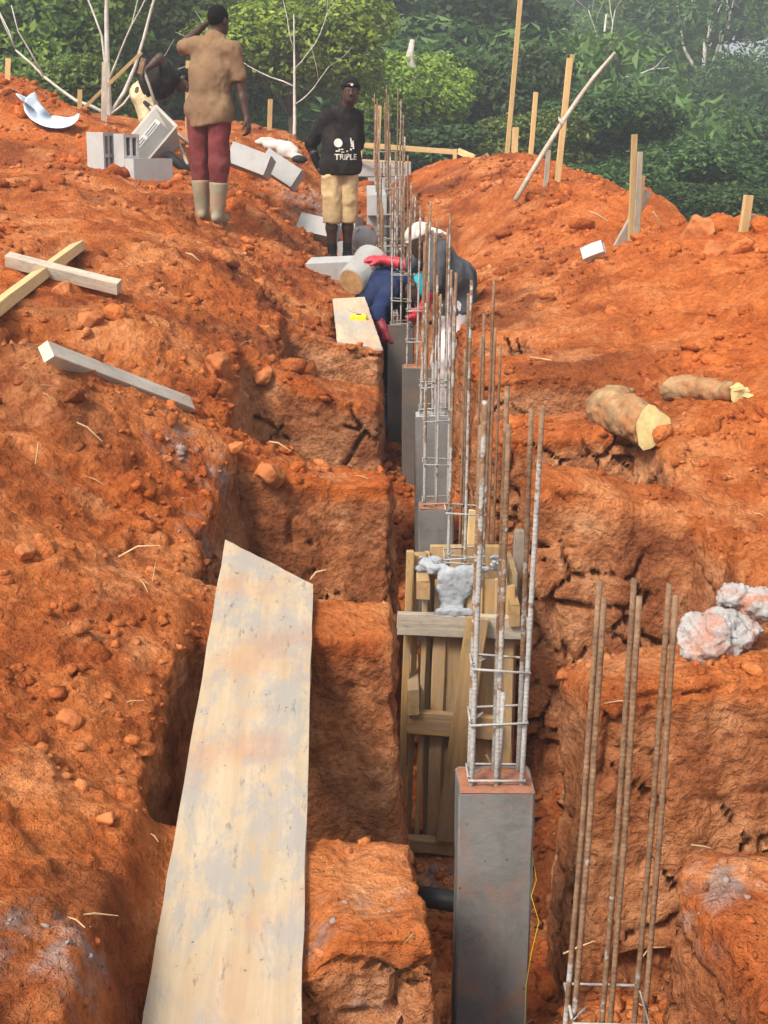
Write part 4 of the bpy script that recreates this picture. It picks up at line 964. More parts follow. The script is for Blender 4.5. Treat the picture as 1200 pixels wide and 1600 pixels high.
def poly_board(name, label, corners, th, mat, cat='board', nu=10, nv=26, amp=.003):
    """thick board over four corner points (near left, near right, far right, far left); local X runs along it"""
    c = [Vector(p) for p in corners]; o_ = (c[0]+c[1]+c[2]+c[3])/4; fx = ((c[3]+c[2])/2-(c[0]+c[1])/2); nrm = (c[1]-c[0]).cross(c[3]-c[0]).normalized(); fr = frame(fx, nrm); inv = fr.transposed()
    pts = []
    for side in (0, 1):
        for i in range(nu+1):
            for j in range(nv+1):
                u, v = i/nu, j/nv; p = (c[0]*(1-u)+c[1]*u)*(1-v) + (c[3]*(1-u)+c[2]*u)*v
                e = min(u, 1-u)*nu < .5 or min(v, 1-v)*nv < .5
                q = inv @ (p-o_); q.z += -th*side + (0 if e else amp*math.sin(9*v+u*3)*.5); 
                if e: q.x += rnd.uniform(-.003, .003); q.y += rnd.uniform(-.0025, .0025); q.z += (-.003 if not side else .003)
                pts.append(q)
    m = nv+1; g = lambda s, i, j: s*(nu+1)*m + i*m + j; fs = []
    for i in range(nu):
        for j in range(nv): fs += [(g(0, i, j), g(0, i+1, j), g(0, i+1, j+1), g(0, i, j+1)), (g(1, i, j), g(1, i, j+1), g(1, i+1, j+1), g(1, i+1, j))]
    for i in range(nu): fs += [(g(0, i, 0), g(1, i, 0), g(1, i+1, 0), g(0, i+1, 0)), (g(0, i, nv), g(0, i+1, nv), g(1, i+1, nv), g(1, i, nv))]
    for j in range(nv): fs += [(g(0, 0, j), g(0, 0, j+1), g(1, 0, j+1), g(1, 0, j)), (g(0, nu, j), g(1, nu, j), g(1, nu, j+1), g(0, nu, j+1))]
    mb = MB(); mb.add(pts, fs); o = mb.build(name, M[mat], None); o.matrix_basis = Matrix.Translation(o_) @ fr.to_4x4()
    tag(o, label, cat); return o
bl2, br2, tr_, tl = PL
poly_board('plank_walkway', 'wide worn cement stained board bridging the pits in the foreground', (bl2, br2, tr_, tl), .03, 'board')
s1, s2, s3, s4 = PS
poly_board('plywood_board', 'small warped plywood board at the trench edge carrying the yellow tape', (s1, s2, s3, s4), .02, 'board', amp=.004)
bn = ((s2-s1).cross(s4-s1)).normalized()
# tape measure and pencil on the small board
M['yellow'] = flat_mat('tape_yellow', (.72, .60, .03), .5, .4, .1); M['blackplastic'] = flat_mat('black_plastic', (.03, .03, .03), .5, .4)
tp = at(560, 502, 8.83); pl_o = s1 + (s2-s1)*.5; tp = tp - bn*((tp-pl_o).dot(bn)-.024)
tm = empty('tape_measure', tp); tag(tm, 'yellow spirit-level sized tape lying on the small board', 'tape'); tm['label'] = 'yellow tape measure lying on the small plywood board'
fr4 = frame((1, -.12, 0), bn)
mb = MB(); mb.box((0, 0, 0), (.115, .045, .045), fr4, .008); mb.build('case', M['yellow'], tm)
mb = MB(); mb.box(fr4 @ Vector((0, 0, .0235)), (.035, .026, .002), fr4); mb.build('badge', M['blackplastic'], tm)
a_, b_ = at(544, 485, 9.03), at(566, 497, 8.88); a_ -= bn*((a_-pl_o).dot(bn)-.012); b_ -= bn*((b_-pl_o).dot(bn)-.012)
tag(plank('chisel_stick', a_, b_, .02, .02, 'pineold', None, bn, 3), 'thin grey stick on the small board behind the tape', 'stick')

# ------------------------------------------------------------------ odd things on the earth
M['whitepaint'] = flat_mat('white_board_paint', (.44, .44, .43), .8, .2, .06)
o = plank('white_brick', at(911, 399, 9.6), at(943, 386, 9.55), .10, .055, 'whitepaint', None, (-.1, -.8, .6), 4); tag(o, 'white brick shaped piece lying on the right bank', 'brick')
# log with cut ends
M['logbark'] = flat_mat('log_bark', (.31, .195, .10), .95, .1, .4, 16, .9, dirt=(.37, .14, .055), dirtamt=.75, dirtsc=8); M['cutwood'] = flat_mat('fresh_cut_wood', (.68, .55, .25), .8, .2, .22, 22, .3, dirt=(.45, .27, .08), dirtamt=.5)
lg = empty('felled_log', on(1000, 650)); tag(lg, 'short branched log with pale yellow cut ends on the right bank', 'log')
g = lambda px, py, r: tuple(on(px, py, r*.9))
q0 = Vector(g(950, 640, .12)); e1 = Vector(on(1016, 668, .17)); q1 = q0.lerp(e1, .5) + Vector((0, -.02, .01)); e1b = q1; u0 = q0 + Vector((.02, .10, .02)); um = Vector(on(972, 618, .27)); u1 = Vector(on(1003, 606, .24)); u2 = Vector(on(1075, 606, .17)); u3 = Vector(on(1138, 612, .12))
pr = [('c', tuple(q0), tuple(q1), .105, .090, .05), ('c', tuple(q1), tuple(e1), .088, .100, .05), ('c', tuple(q0), tuple(um), .095, .088, .05), ('c', tuple(um), tuple(u1), .088, .085, .04), ('c', tuple(u1), tuple(u2), .078, .055, .05), ('c', tuple(u2), tuple(u3), .055, .046, .04)]
dv = Vector((.42, -.86, .12)).normalized(); lv = (q0-q1).normalized()
v, f = sdf_mesh(pr, .013, cuts=[(tuple(e1+dv*.0), tuple(dv)), (tuple(q0+lv*.03), tuple(lv))]); n = vnormals(v, f); v = v + n*(.022*fbm(v*np.array([16, 26, 26.]), 4, 3, .6) + .014*(facets(v*11, 4)-.35))[:, None]
link('trunk', np_mesh('trunk', v - np.array(lg.location), f, [M['logbark']], smooth=True), lg)
def cut_disc(c, d, r, name='cut_end'):
    mb = MB(); d = Vector(d).normalized(); u = d.orthogonal().normalized(); w = d.cross(u); n_ = 18; vs = [Vector(c)-lg.location+d*.020]
    for k in range(n_):
        a = 6.2832*k/n_; q = r*(1+.10*math.sin(3*a+1)+.07*math.sin(5*a)); vs.append(Vector(c)-lg.location+d*.014+(u*math.cos(a)+w*math.sin(a))*q)
    fs = [(0, 1+k, 1+(k+1) % n_) for k in range(n_)]; mb.add(vs, fs); mb.build(name, M['cutwood'], lg)
cut_disc(e1+dv*.004, dv, .10); cut_disc(u3+(u3-u2).normalized()*.05, (u3-u2).normalized()+Vector((0, -.5, 0)), .045)
mb = MB()
for k in range(5): mb.box(u3+Vector((rnd.uniform(0, .09), rnd.uniform(-.06, 0), rnd.uniform(-.02, .04)))-lg.location, (.05, .02, .02), Matrix.Rotation(rnd.uniform(-.5, .5), 3, 'Y'))
mb.build('splinters', M['cutwood'], lg)
g = lambda px, py, Y: tuple(at(px, py, Y))
# concrete lumps on the right bank
def rock(name, label, prims, h, mat, amp, sc, seed, cat, group=None, r=0):
    g = lambda px, py, Y: tuple(at(px, py, Y)); cuts = []; rs_ = np.random.default_rng(seed+50)
    if r:
        c0 = np.mean([q_[1] for q_ in prims], 0)
        for _ in range(12): n_ = rs_.normal(size=3); n_ /= np.linalg.norm(n_); cuts.append((c0+n_*r*rs_.uniform(.34, .62), n_))
    v, f = sdf_mesh(prims, h, cuts=cuts); n = vnormals(v, f)
    v = v + n*(amp*.9*fbm(v*sc*1.6, 4, seed, .62) + amp*1.3*(facets(v*sc*.42, seed)-.35) + amp*.5*(facets(v*sc*1.1, seed+3)-.35))[:, None]
    c0 = v.mean(0); o = link(name, np_mesh(name, v-c0, f, [M[mat]], smooth=True)); o.location = c0; tag(o, label, cat, group); return o
rock('concrete_lump', 'big greyish white concrete lump stained red on the right bank', [('e', g(1120, 1000, 3.62), (.103, .086, .097), None, .04), ('e', g(1160, 1005, 3.66), (.097, .086, .092), None, .04), ('e', g(1090, 990, 3.62), (.054, .065, .086), None, .03)], .0055, 'rubble', .019, 30, 5, 'concrete lump', None, .22)
rock('concrete_lump', 'smaller ragged concrete lump resting on the big greyish one', [('e', g(1145, 930, 3.70), (.069, .05, .038), None, .03), ('e', g(1190, 945, 3.68), (.064, .06, .05), None, .03)], .005, 'rubble', .018, 36, 6, 'concrete lump', None, .16)
EL = 'separate lumps of earth'
for (lab, px, py, Y, r, sd_) in (('rounded loose lump of earth on the left above the third earth block', 412, 588, 6.75, .085, 3), ('angular tan lump of earth touching the crossed timbers', 100, 455, 6.9, .10, 4), ('tan earth lump below the crossed timbers', 145, 503, 6.3, .10, 5),
                               ('large earth lump at the brink left of the rounded one', 335, 572, 6.6, .12, 6), ('pale crumbling earth lump on the corner of the third earth block', 425, 740, 5.6, .10, 7), ('tan stone half way up the left edge', 35, 860, 3.85, .06, 8),
                               ('round clod on the left slope beside the wide board', 165, 1280, 2.78, .035, 9), ('large orange earth lump on the crest right of the twin stakes', 1075, 365, 10.6, .22, 10), ('squarish clod on the right crest near the broad yellow stake', 1118, 395, 9.9, .12, 11), ('two toned clod on the left slope near the plank walkway', 110, 1125, 3.0, .05, 12)):
    c_ = on(px, py, r*.35); rs_ = random.Random(sd_)
    pr = [('e', tuple(c_ + Vector((rs_.uniform(-.4, .4)*r, rs_.uniform(-.4, .4)*r, rs_.uniform(-.25, .2)*r))), (r*rs_.uniform(.55, .85), r*rs_.uniform(.5, .8), r*rs_.uniform(.4, .65)), None, r*.15) for _ in range(4)]
    rock('earth_lump', lab, pr, max(.005, r*.06), 'clodbig', r*.07, 3.2/r, sd_, 'earth lump', EL, r)
# white cement sack on the middle mound
M['sack'] = flat_mat('sack_paper', (.52, .50, .46), .85, .2, .12, 9, .6, dirt=(.38, .2, .11), dirtamt=.45)
sc_ = empty('cement_sack', at(440, 232, 14.3)); tag(sc_, 'crumpled white cement sack with dark open end on the middle mound', 'sack')
pr = [('e', g(416, 222, 14.4), (.13, .10, .045), None, .05), ('e', g(436, 228, 14.3), (.16, .11, .06), None, .05), ('e', g(452, 236, 14.25), (.12, .10, .07), None, .05), ('c', g(410, 218, 14.4), g(470, 250, 14.1), .03, .045, .05)]
lump_mesh('paper', pr, .014, 'sack', sc_, .03, 9, 4)
lump_mesh('open_end_shade', [('e', g(468, 249, 14.02), (.085, .05, .045), None, .03)], .012, 'dark', sc_, .012, 14, 3)  # solid black lump standing in for the shade inside the sack mouth
# blue-white plastic basin, broken, on the left mound
M['bluewhite'] = flat_mat('basin_plastic', (.62, .72, .80), .35, .5, .06)
def shell(name, mat, prof, a0, a1, n, th, parent, Mx):
    """surface of revolution between two angles, with thickness"""
    vs = []; m_ = len(prof)
    for s in (0, th):
        for i in range(n+1):
            a = a0+(a1-a0)*i/n
            for (r, z) in prof: vs.append(Mx @ Vector(((r-s)*math.cos(a), (r-s)*math.sin(a), z+s*.3)))
    N_ = (n+1)*m_; fs = []
    for i in range(n):
        for j in range(m_-1):
            q = [i*m_+j, (i+1)*m_+j, (i+1)*m_+j+1, i*m_+j+1]; fs.append(tuple(q)); fs.append(tuple(N_+k for k in q[::-1]))
    for i in range(n):
        for j in (0, m_-1): fs.append((i*m_+j, (i+1)*m_+j, N_+(i+1)*m_+j, N_+i*m_+j))
    if abs(a1-a0) < 6.2:
        for i in (0, n):
            for j in range(m_-1): fs.append((i*m_+j, i*m_+j+1, N_+i*m_+j+1, N_+i*m_+j))
    mb = MB(); mb.add(vs, fs); return mb.build(name, M[mat], parent, True)
ba = empty('broken_basin', at(80, 180, 13.5)); tag(ba, 'pale blue broken plastic basin lying on the left mound', 'basin')
shell('bowl', 'bluewhite', [(.02, 0), (.16, .005), (.22, .03), (.26, .075), (.275, .078)], R(150), R(380), 26, .006, ba, Matrix.Rotation(R(22), 4, 'Y') @ Matrix.Rotation(R(38), 4, 'X'))
shell('flap', 'bluewhite', [(.05, 0), (.24, .03), (.27, .03)], R(-60), R(60), 10, .006, ba, Matrix.Translation((-.12, -.02, .03)) @ Matrix.Rotation(R(35), 4, 'Y') @ Matrix.Rotation(R(180), 4, 'Z'))
# buckets
M['bucket'] = conc_mat('cement_caked_bucket', (.26, .26, .25), (.36, .355, .34), (.18, .175, .165), .1, .9, .6); M['bucketbase'] = flat_mat('bucket_base_clay', (.42, .25, .11), .9, .1, .3, 18)
bk0, bk1 = at(549, 441, 9.55), at(580, 414, 9.78); axb = (bk1-bk0).normalized()
bu = empty('bucket', bk0); tag(bu, 'cement caked bucket held by the red glove, its brown base showing', 'bucket')
Mb = frame(axb.orthogonal(), axb).to_4x4()
shell('body', 'bucket', [(.0, .0), (.105, .0), (.112, .01), (.145, .29), (.155, .295), (.155, .315), (.147, .32)], 0, 6.2832, 30, .005, bu, Mb)
mb = MB(); n_ = 24; mb.add([Mb @ Vector((0, 0, -.004))] + [Mb @ Vector((.098*math.cos(6.2832*k/n_), .098*math.sin(6.2832*k/n_), -.003)) for k in range(n_)], [(0, 1+k, 1+(k+1) % n_) for k in range(n_)]); mb.build('base', M['bucketbase'], bu)
lump_mesh('dark_patch', [('e', tuple(bk0+axb*.22+Vector((.095, -.085, -.035))), (.035, .022, .045), None, .01), ('e', tuple(bk0+axb*.26+Vector((.085, -.10, .02))), (.03, .02, .025), None, .01)], .009, 'dark', bu, .006, 30)  # two small near-black lumps on the side of the bucket
mb = MB(); mb.tube([Mb @ Vector((.157*math.cos(a), .157*math.sin(a)*1.0, .30-.09*math.sin(a))) for a in np.linspace(0, math.pi, 14)], .004, 5); mb.build('handle', M['rebar'], bu)
b2_ = at(566, 372, 12.5); pn = empty('head_pan', b2_); tag(pn, 'grey cement crusted round pan standing behind the bucket', 'pan')
shell('bowl', 'bucket', [(.0, .10), (.07, .095), (.115, .05), (.13, -.04), (.138, -.07)], 0, 6.2832, 26, .006, pn, Matrix.Rotation(R(-25), 4, 'Y') @ Matrix.Rotation(R(35), 4, 'X'))
# black pipe across the trench floor and a yellow string down the column
mb = MB(); mb.tube([at(640, 1398, 4.0), at(683, 1404, 3.95), at(730, 1412, 3.9)], .038, 12); tag(mb.build('black_pipe', M['blackplastic'], None, True), 'black plastic pipe lying across the trench floor left of the nearest column', 'pipe')
mb = MB(); mb.tube([at(828, 1310, 3.1), at(838, 1375, 3.1), at(830, 1400, 3.08), at(842, 1440, 3.05), at(830, 1490, 3.04), at(822, 1540, 3.03), at(820, 1600, 3.02), at(818, 1650, 3.02)], .0008, 5); tag(mb.build('yellow_string', M['yellow'], None, True), 'thin yellow string hanging along the nearest column', 'string')
# dry roots and straw
M['straw'] = flat_mat('dry_root', (.50, .34, .18), .95, .1, .3); mb = MB(); rr_ = random.Random(12)
for (x0, y0, x1, y1, Y) in ((290, 395, 312, 408, 7.9), (475, 742, 474, 802, 5.55), (828, 558, 888, 570, 7.4), (185, 870, 250, 852, 3.95), (60, 690, 55, 725, 4.4), (500, 985, 565, 1000, 3.98), (485, 905, 510, 890, 4.2), (120, 660, 160, 690, 4.75), (420, 690, 455, 705, 5.6), (0, 1410, 20, 1425, 2.2), (760, 1180, 770, 1200, 3.3), (1080, 1320, 1110, 1325, 3.0), (1000, 1500, 1040, 1480, 2.9), (880, 1490, 930, 1470, 2.95), (300, 690, 325, 712, 5.2), (920, 330, 950, 345, 11.2), (1020, 330, 1035, 350, 10.4), (770, 345, 800, 352, 12.5)):
    a, b = at(x0, y0, Y), at(x1, y1, Y); m_ = a.lerp(b, .5)+Vector((rr_.uniform(-.01, .01), 0, rr_.uniform(0, .02))); mb.tube([a, m_, b], [.003*Y/4, .0035*Y/4, .0015*Y/4], 5)
for k in range(110):
    i = int(rng.choice(np.nonzero(vis & (dcam < 8))[0])); p_ = Vector(V[i])+Vector(N[i])*.008; d_ = Vector((rr_.uniform(-1, 1), rr_.uniform(-1, 1), rr_.uniform(-.2, .4))).normalized()*rr_.uniform(.015, .06)
    mb.tube([p_-d_, p_+Vector((0, 0, .006)), p_+d_], [.0012, .0018, .0008], 4)
tag(mb.build('dry_roots', M['straw']), 'scattered dry roots and straw lying on the red earth', 'roots', kind='stuff')
# cement crumbs
pk = np.zeros(len(V), bool)
for (c_, r_, _) in SPILLS[:11]: pk |= ((V-np.array(c_))**2).sum(1) < (r_*1.15)**2
pk |= (DEPTH > .6) & (np.abs(V[:, 0]-.4) < .3) & (V[:, 1] < 7) & (fbm(V*2.5, 2, 5) > .1)
ii = rng.choice(np.nonzero(pk & vis)[0], 600); A = scatter(ii, (.002+.008*rng.uniform(0, 1, 600)**3), ICO1)
tag(link('cement_crumbs', np_mesh('cement_crumbs', A[0], A[1], [M['crumb']], attr=A[2])), 'grey cement crumbs spilt on the earth and trench floor', 'cement crumbs', kind='stuff')
# ------------------------------------------------------------------ wheelbarrow, tipped over
wbL = at(252, 232, 12.7); wb_ = empty('wheelbarrow', wbL); tag(wb_, 'cement crusted wheelbarrow tipped on its side with a block in the tray', 'wheelbarrow')
xl = Vector((.43, -.89, -.24)).normalized(); yl = Vector((.62, .12, .70)); yl = (yl-xl*yl.dot(xl)).normalized(); zl = xl.cross(yl); WM = (Matrix((xl, yl, zl)).transposed()*.82).to_4x4()
M['barrow'] = conc_mat('barrow_cement_skin', (.36, .345, .315), (.47, .45, .41), (.26, .24, .21), .18, .85, .4); M['rimwood'] = flat_mat('wheel_clay', (.45, .27, .13), .9, .1, .3)
def tray():
    mb = MB(); T_ = [(-.44, .33), (.44, .33)]; prof = []
    def ring(x0, x1, w0, w1, z): return [Vector((x0, -w0, z)), Vector((x1, -w1, z)), Vector((x1, w1, z)), Vector((x0, w0, z))]
    o_ = [ring(-.25, .24, .22, .18, 0), ring(-.42, .44, .33, .29, .24), ring(-.45, .47, .35, .31, .245)]; i_ = [ring(-.44, .46, .34, .30, .26), ring(-.405, .425, .315, .275, .25), ring(-.24, .23, .21, .17, .012)]
    rs_ = o_+i_; vs = [WM @ (v + Vector((.05, 0, -.02))) for r_ in rs_ for v in r_]; fs = []
    for k in range(len(rs_)-1): fs += [(k*4+j, k*4+(j+1) % 4, (k+1)*4+(j+1) % 4, (k+1)*4+j) for j in range(4)]
    fs += [(3, 2, 1, 0), tuple(len(rs_)*4-4+j for j in range(4))]; mb.add(vs, fs); return mb
tr2 = tray().build('tray', M['barrow'], wb_)
wl_ = WM.to_3x3(); wc = wl_ @ Vector((.56, 0, -.12))
mb = MB(); ng = 28; yv, xv, zv = yl.copy(), xl.copy(), zl.copy()
mb.tube([wc + (xv*math.cos(6.2832*k/ng)+zv*math.sin(6.2832*k/ng))*.16 for k in range(ng+1)], .042, 10, False); wh = mb.build('wheel', M['dark'], wb_, True)
mb = MB(); mb.tube([wc-yv*.03, wc+yv*.03], [.125, .125], 24); mb.build('rim', M['rimwood'], wh)
for s in (-1, 1):
    mb = MB(); mb.tube([wl_ @ Vector(p) for p in ((.60, s*.06, -.12), (.2, s*.17, -.05), (-.45, s*.27, .02), (-.85, s*.29, .10))], .017, 8); mb.build('handle', M['pineold'] if s > 0 else M['barrow'], wb_, True)
    mb = MB(); mb.tube([wl_ @ Vector(p) for p in ((-.85, s*.29, .10), (-1.02, s*.29, .13))], .021, 8); mb.build('grip', M['dark'], wb_, True)
    mb = MB(); mb.tube([wl_ @ Vector(p) for p in ((-.15, s*.24, -.02), (-.22, s*.26, -.33), (-.32, s*.26, -.33), (-.42, s*.27, .0))], .013, 7); mb.build('leg', M['barrow'], wb_, True)
bo = link('concrete_block', BLK); bo.matrix_basis = Matrix.Translation(wbL + wl_ @ Vector((.04, -.03, .13))) @ (Matrix((yv, zv.cross(yv), zv)).transposed().to_4x4()); tag(bo, 'hollow block lying inside the tipped wheelbarrow tray', 'concrete block', 'hollow concrete blocks on the site')
# ------------------------------------------------------------------ people
def skin_mat(name, c):
    m, t = newmat(name); p = t.pos()
    col = t.mix(t.rng(t.noise(p, 9, 4, .6), .35, .7), c, tuple(x*1.6 for x in c)); t.out(col, .55, t.bump(t.noise(p, 120, 3), .2, .003), .35); return m
M['skin'] = skin_mat('dark_brown_skin', (.048, .024, .015)); M['hair'] = flat_mat('black_hair', (.008, .007, .007), .9, .1, .2, 90, .9)
def cloth(name, c, var=.18, dirt=None, amt=.5, sc=5): return flat_mat(name, c, .92, .08, var, 8, .5, dirt=dirt, dirtamt=amt, dirtsc=sc)
M['brownshirt'] = cloth('dusty_brown_cotton', (.225, .140, .078), .12, (.125, .082, .052), .5, 2.2); M['maroon'] = cloth('maroon_trousers', (.135, .027, .030), .25, (.20, .075, .06), .5)
M['boots'] = flat_mat('muddy_rubber_boots', (.235, .205, .140), .75, .25, .2, 7, .3, dirt=(.36, .17, .08), dirtamt=.5); M['blackshirt'] = cloth('black_tee', (.016, .014, .0135), .3, (.05, .04, .035), .5, 6)
M['blacksleeve'] = cloth('black_sleeve', (.007, .007, .009), .2); M['beige'] = cloth('beige_shorts', (.50, .36, .19), .16, (.33, .21, .11), .55); M['sock'] = cloth('dark_socks', (.02, .02, .022))
M['greyshirt'] = cloth('charcoal_shirt', (.070, .076, .084), .22, (.11, .11, .11), .3); M['whitetrouser'] = cloth('white_trousers', (.66, .60, .59), .10, (.45, .30, .25), .35)
M['redglove'] = flat_mat('red_rubber_glove', (.50, .030, .045), .5, .4, .15, 20, .3); M['darkglove'] = flat_mat('wine_rubber_glove', (.22, .020, .038), .5, .4, .15, 20, .3)
M['navy'] = cloth('navy_overall', (.016, .026, .075), .3, (.05, .06, .10), .35); M['navydark'] = cloth('navy_trousers', (.010, .014, .030), .3); M['cyan'] = flat_mat('cyan_cap', (.02, .42, .52), .7); M['whitecap'] = cloth('white_cap', (.68, .64, .58), .08, (.5, .4, .32), .4)
M['tantrouser'] = cloth('tan_trousers', (.55, .45, .28), .15, (.35, .22, .12), .5); M['blueshoe'] = flat_mat('blue_boot', (.02, .06, .25), .6); M['eye'] = flat_mat('eye_white', (.36, .33, .30), .3, .5, .03); M['print'] = flat_mat('shirt_print', (.70, .66, .58), .9, .1, .2, 40)
A3 = lambda v: np.array(v, float)
def un(v): v = A3(v); return v/np.linalg.norm(v)
def hand_prims(W, d, n, s_, curl, k=.010, r=.0, sc=1.0):
    """palm, four unequal bent fingers and a thumb leaving the side of the palm; s_ is the thumb side"""
    d, n = un(d), un(n); s = np.cross(d, n)*s_; pr = []
    for q, ln in ((-.024, .078), (-.008, .084), (.010, .084), (.026, .078)): pr.append(('c', W+d*.012*sc+s*q*.6*sc, W+d*ln*sc+s*q*sc, .017+r, .0145+r, .016))
    for i, (q, L) in enumerate(((-.030, .062), (-.010, .078), (.011, .085), (.031, .076))):
        b = W+d*.082*sc+s*q*sc; d1 = un(d*math.cos(curl*.5)+n*math.sin(curl*.5)); d2 = un(d*math.cos(curl*1.25)+n*math.sin(curl*1.25)); d3 = un(d*math.cos(curl*1.8)+n*math.sin(curl*1.8))
        m1 = b+d1*L*.45*sc; m2 = m1+d2*L*.32*sc; e = m2+d3*L*.26*sc
        pr += [('c', b, m1, .0102+r, .0094+r, .004), ('c', m1, m2, .0094+r, .0088+r, .003), ('c', m2, e, .0088+r, .0078+r, .003)]
    b = W+d*.030*sc+s*.030*sc; t1 = b+un(d*.75+s*.60+n*.30)*.042*sc; t2 = t1+un(d*.9+s*.15+n*.45)*.034*sc
    pr += [('c', b, t1, .0135+r, .0115+r, .008), ('c', t1, t2, .0112+r, .009+r, .004)]
    return pr
def head_prims(c, f, u):
    f, u = un(f), un(u); u = un(u-f*(u@f)); s = np.cross(f, u); Rm = np.stack([s, f, u], 1); P = lambda x, y, z: c+s*x+f*y+u*z
    pr = [('e', P(0, -.012, .030), (.074, .094, .088), Rm, .0), ('e', P(0, .022, -.040), (.058, .066, .075), Rm, .05), ('e', P(0, .058, -.082), (.030, .026, .022), Rm, .03),
          ('c', P(-.034, .072, .018), P(.034, .072, .018), .014, .014, .02), ('c', P(0, .086, .006), P(0, .108, -.028), .008, .0125, .012), ('c', P(-.013, .096, -.032), P(.013, .096, -.032), .008, .008, .010),
          ('c', P(-.020, .080, -.056), P(.020, .080, -.056), .0085, .0085, .008), ('c', P(-.017, .079, -.068), P(.017, .079, -.068), .009, .009, .007),
          ('e', P(-.078, -.008, -.005), (.010, .022, .032), Rm, .008), ('e', P(.078, -.008, -.005), (.010, .022, .032), Rm, .008),
          ('-e', P(-.031, .098, .000), (.018, .018, .011), Rm, .012), ('-e', P(.031, .098, .000), (.018, .018, .011), Rm, .012), ('-e', P(0, .094, -.0618), (.020, .012, .0025), Rm, .004)]
    return pr, P, Rm
def smooth_obj(name, prims, h, mat, root, cuts=(), amp=0, sc=20, seed=1):
    v, f = sdf_mesh(prims, h, cuts=cuts)
    if amp:
        n = vnormals(v, f); w_ = v + .05*np.stack([fbm(v*5, 2, 8), fbm(v*5, 2, 9), fbm(v*5, 2, 10)], 1)
        fold = (1-np.abs(fbm(w_*np.array([1., 1., .55])*sc, 2, seed))*2.2) if amp > .008 else 0
        v = v + n*(amp*.5*fbm(v*sc*1.7, 3, seed) + amp*.9*fold)[:, None]
    return link(name, np_mesh(name, v, f, [M[mat]], smooth=True), root)
def person(label, loc, J, look, group='workers on the site'):
    """J: joints relative to the ground point under the person (x right, y away, z up)"""
    root = empty('person', loc); tag(root, label, 'person', group); J = {k: A3(v) for k, v in J.items()}
    f, side = un(J['fwd']), None
    hl, hr, sl, sr = J['hipL'], J['hipR'], J['shL'], J['shR']; pel = (hl+hr)/2; nb = J['neck']; ch = pel*.36+(sl+sr)/2*.64 + f*.0; bd = J.get('belly', pel*.66+ch*.34)
    ss = un(sr-sl); hs_ = un(hr-hl)
    def torso(e, top=True):
        p = [('c', hl+hs_*-.01, hr+hs_*.01, .098+e, .098+e, .0), ('c', bd-hs_*.062, bd+hs_*.062, .092+e, .092+e, .10), ('c', ch-ss*.078, ch+ss*.078, .102+e, .102+e, .10), ('c', pel, bd, .10+e, .10+e, .06), ('c', bd, ch, .10+e, .105+e, .06)]
        if top: p += [('c', sl*.86+sr*.14, sr*.86+sl*.14, .066+e, .066+e, .08), ('c', ch, nb, .10+e, .058+e, .06)]
        return p
    def arm(S_, E, e, t0=0, t1=1, ra=.054, rb=.041): return ('c', S_+(E-S_)*t0, S_+(E-S_)*t1, ra+(rb-ra)*t0+e, ra+(rb-ra)*t1+e, .035)
    b = torso(0)
    b += [('c', nb-un(J['head']-nb)*.03, J['head']-un(J['headup'])*.05, .058, .054, .035)]
    hp, HP, HR_ = head_prims(J['head'], J['look'], J['headup']); hp[0] = hp[0][:-1]+(.02,); b += hp[:10]
    for S_, E, W, q in (('shL', 'elL', 'wrL', 'L'), ('shR', 'elR', 'wrR', 'R')):
        b += [arm(J[S_], J[E], 0), ('c', J[E], J[E]*.65+J[W]*.35, .040, .041, .02), ('c', J[E]*.65+J[W]*.35, J[W], .041, .026, .02)]
        d = J.get('hd'+q, J[W]-J[E]); b += hand_prims(J[W], d, J['pn'+q], J['th'+q], J['curl'+q][0] if J['curl'+q].ndim else float(J['curl'+q]))
    for H_, K, A_, T_ in (('hipL', 'knL', 'anL', 'toL'), ('hipR', 'knR', 'anR', 'toR')):
        b += [('c', J[H_], J[K], .086, .055, .04), ('c', J[K], J[K]*.62+J[A_]*.38, .054, .056, .03), ('c', J[K]*.62+J[A_]*.38, J[A_], .056, .037, .03), ('c', J[A_]+A3((0, 0, -.03)), J[T_], .036, .030, .03), ('c', J[A_]+A3((0, 0, -.035)), J[A_]+A3((0, 0, -.04))-un(J[T_]-J[A_])*.04, .034, .030, .02)]
    b += hp[10:]
    body = smooth_obj('body', b, .0095, 'skin', root)
    for sx in (-1, 1):
        mb = MB(); bm = bmesh.new(); bmesh.ops.create_uvsphere(bm, u_segments=10, v_segments=8, radius=.0092); bm.verts.index_update()
        mb.add([Vector(HP(sx*.031, .078, .000))+w.co for w in bm.verts], [[w.index for w in q.verts] for q in bm.faces]); bm.free(); ey = mb.build('eye', M['eye'], root, True)
        mb = MB(); bm = bmesh.new(); bmesh.ops.create_uvsphere(bm, u_segments=8, v_segments=6, radius=.0062); bm.verts.index_update()
        mb.add([Vector(HP(sx*.030, .0865, .000))+w.co for w in bm.verts], [[w.index for w in q.verts] for q in bm.faces]); bm.free(); mb.build('iris', M['hair'], ey, True)
    # shirt
    L = look
    e = L.get('loose', .020); sp = torso(e)
    for S_, E in (('shL', 'elL'), ('shR', 'elR')):
        if L['sleeve'] > 0:
            m_ = J[S_]+(J[E]-J[S_])*min(1, L['sleeve']); sp += [('c', J[S_], m_, .058+e*.5, .054+e*.6, .04)]
            if L['sleeve'] > 1: W = J['wr'+S_[-1]]; sp += [('c', J[E], J[E]+(W-J[E])*(L['sleeve']-1), .050+e*.3, .038+e*.3, .03)]
    if 'tail' in L: sp += [('c', A3(a_), A3(b_), r1, r2, .05) for (a_, b_, r1, r2) in L['tail']]
    cuts = [(tuple(A3(p_)), tuple(un(n_))) for (p_, n_) in L['shirtcut']]
    shirt = smooth_obj('shirt', sp, .0105, L['shirt'], root, cuts, .013, 10, 3)
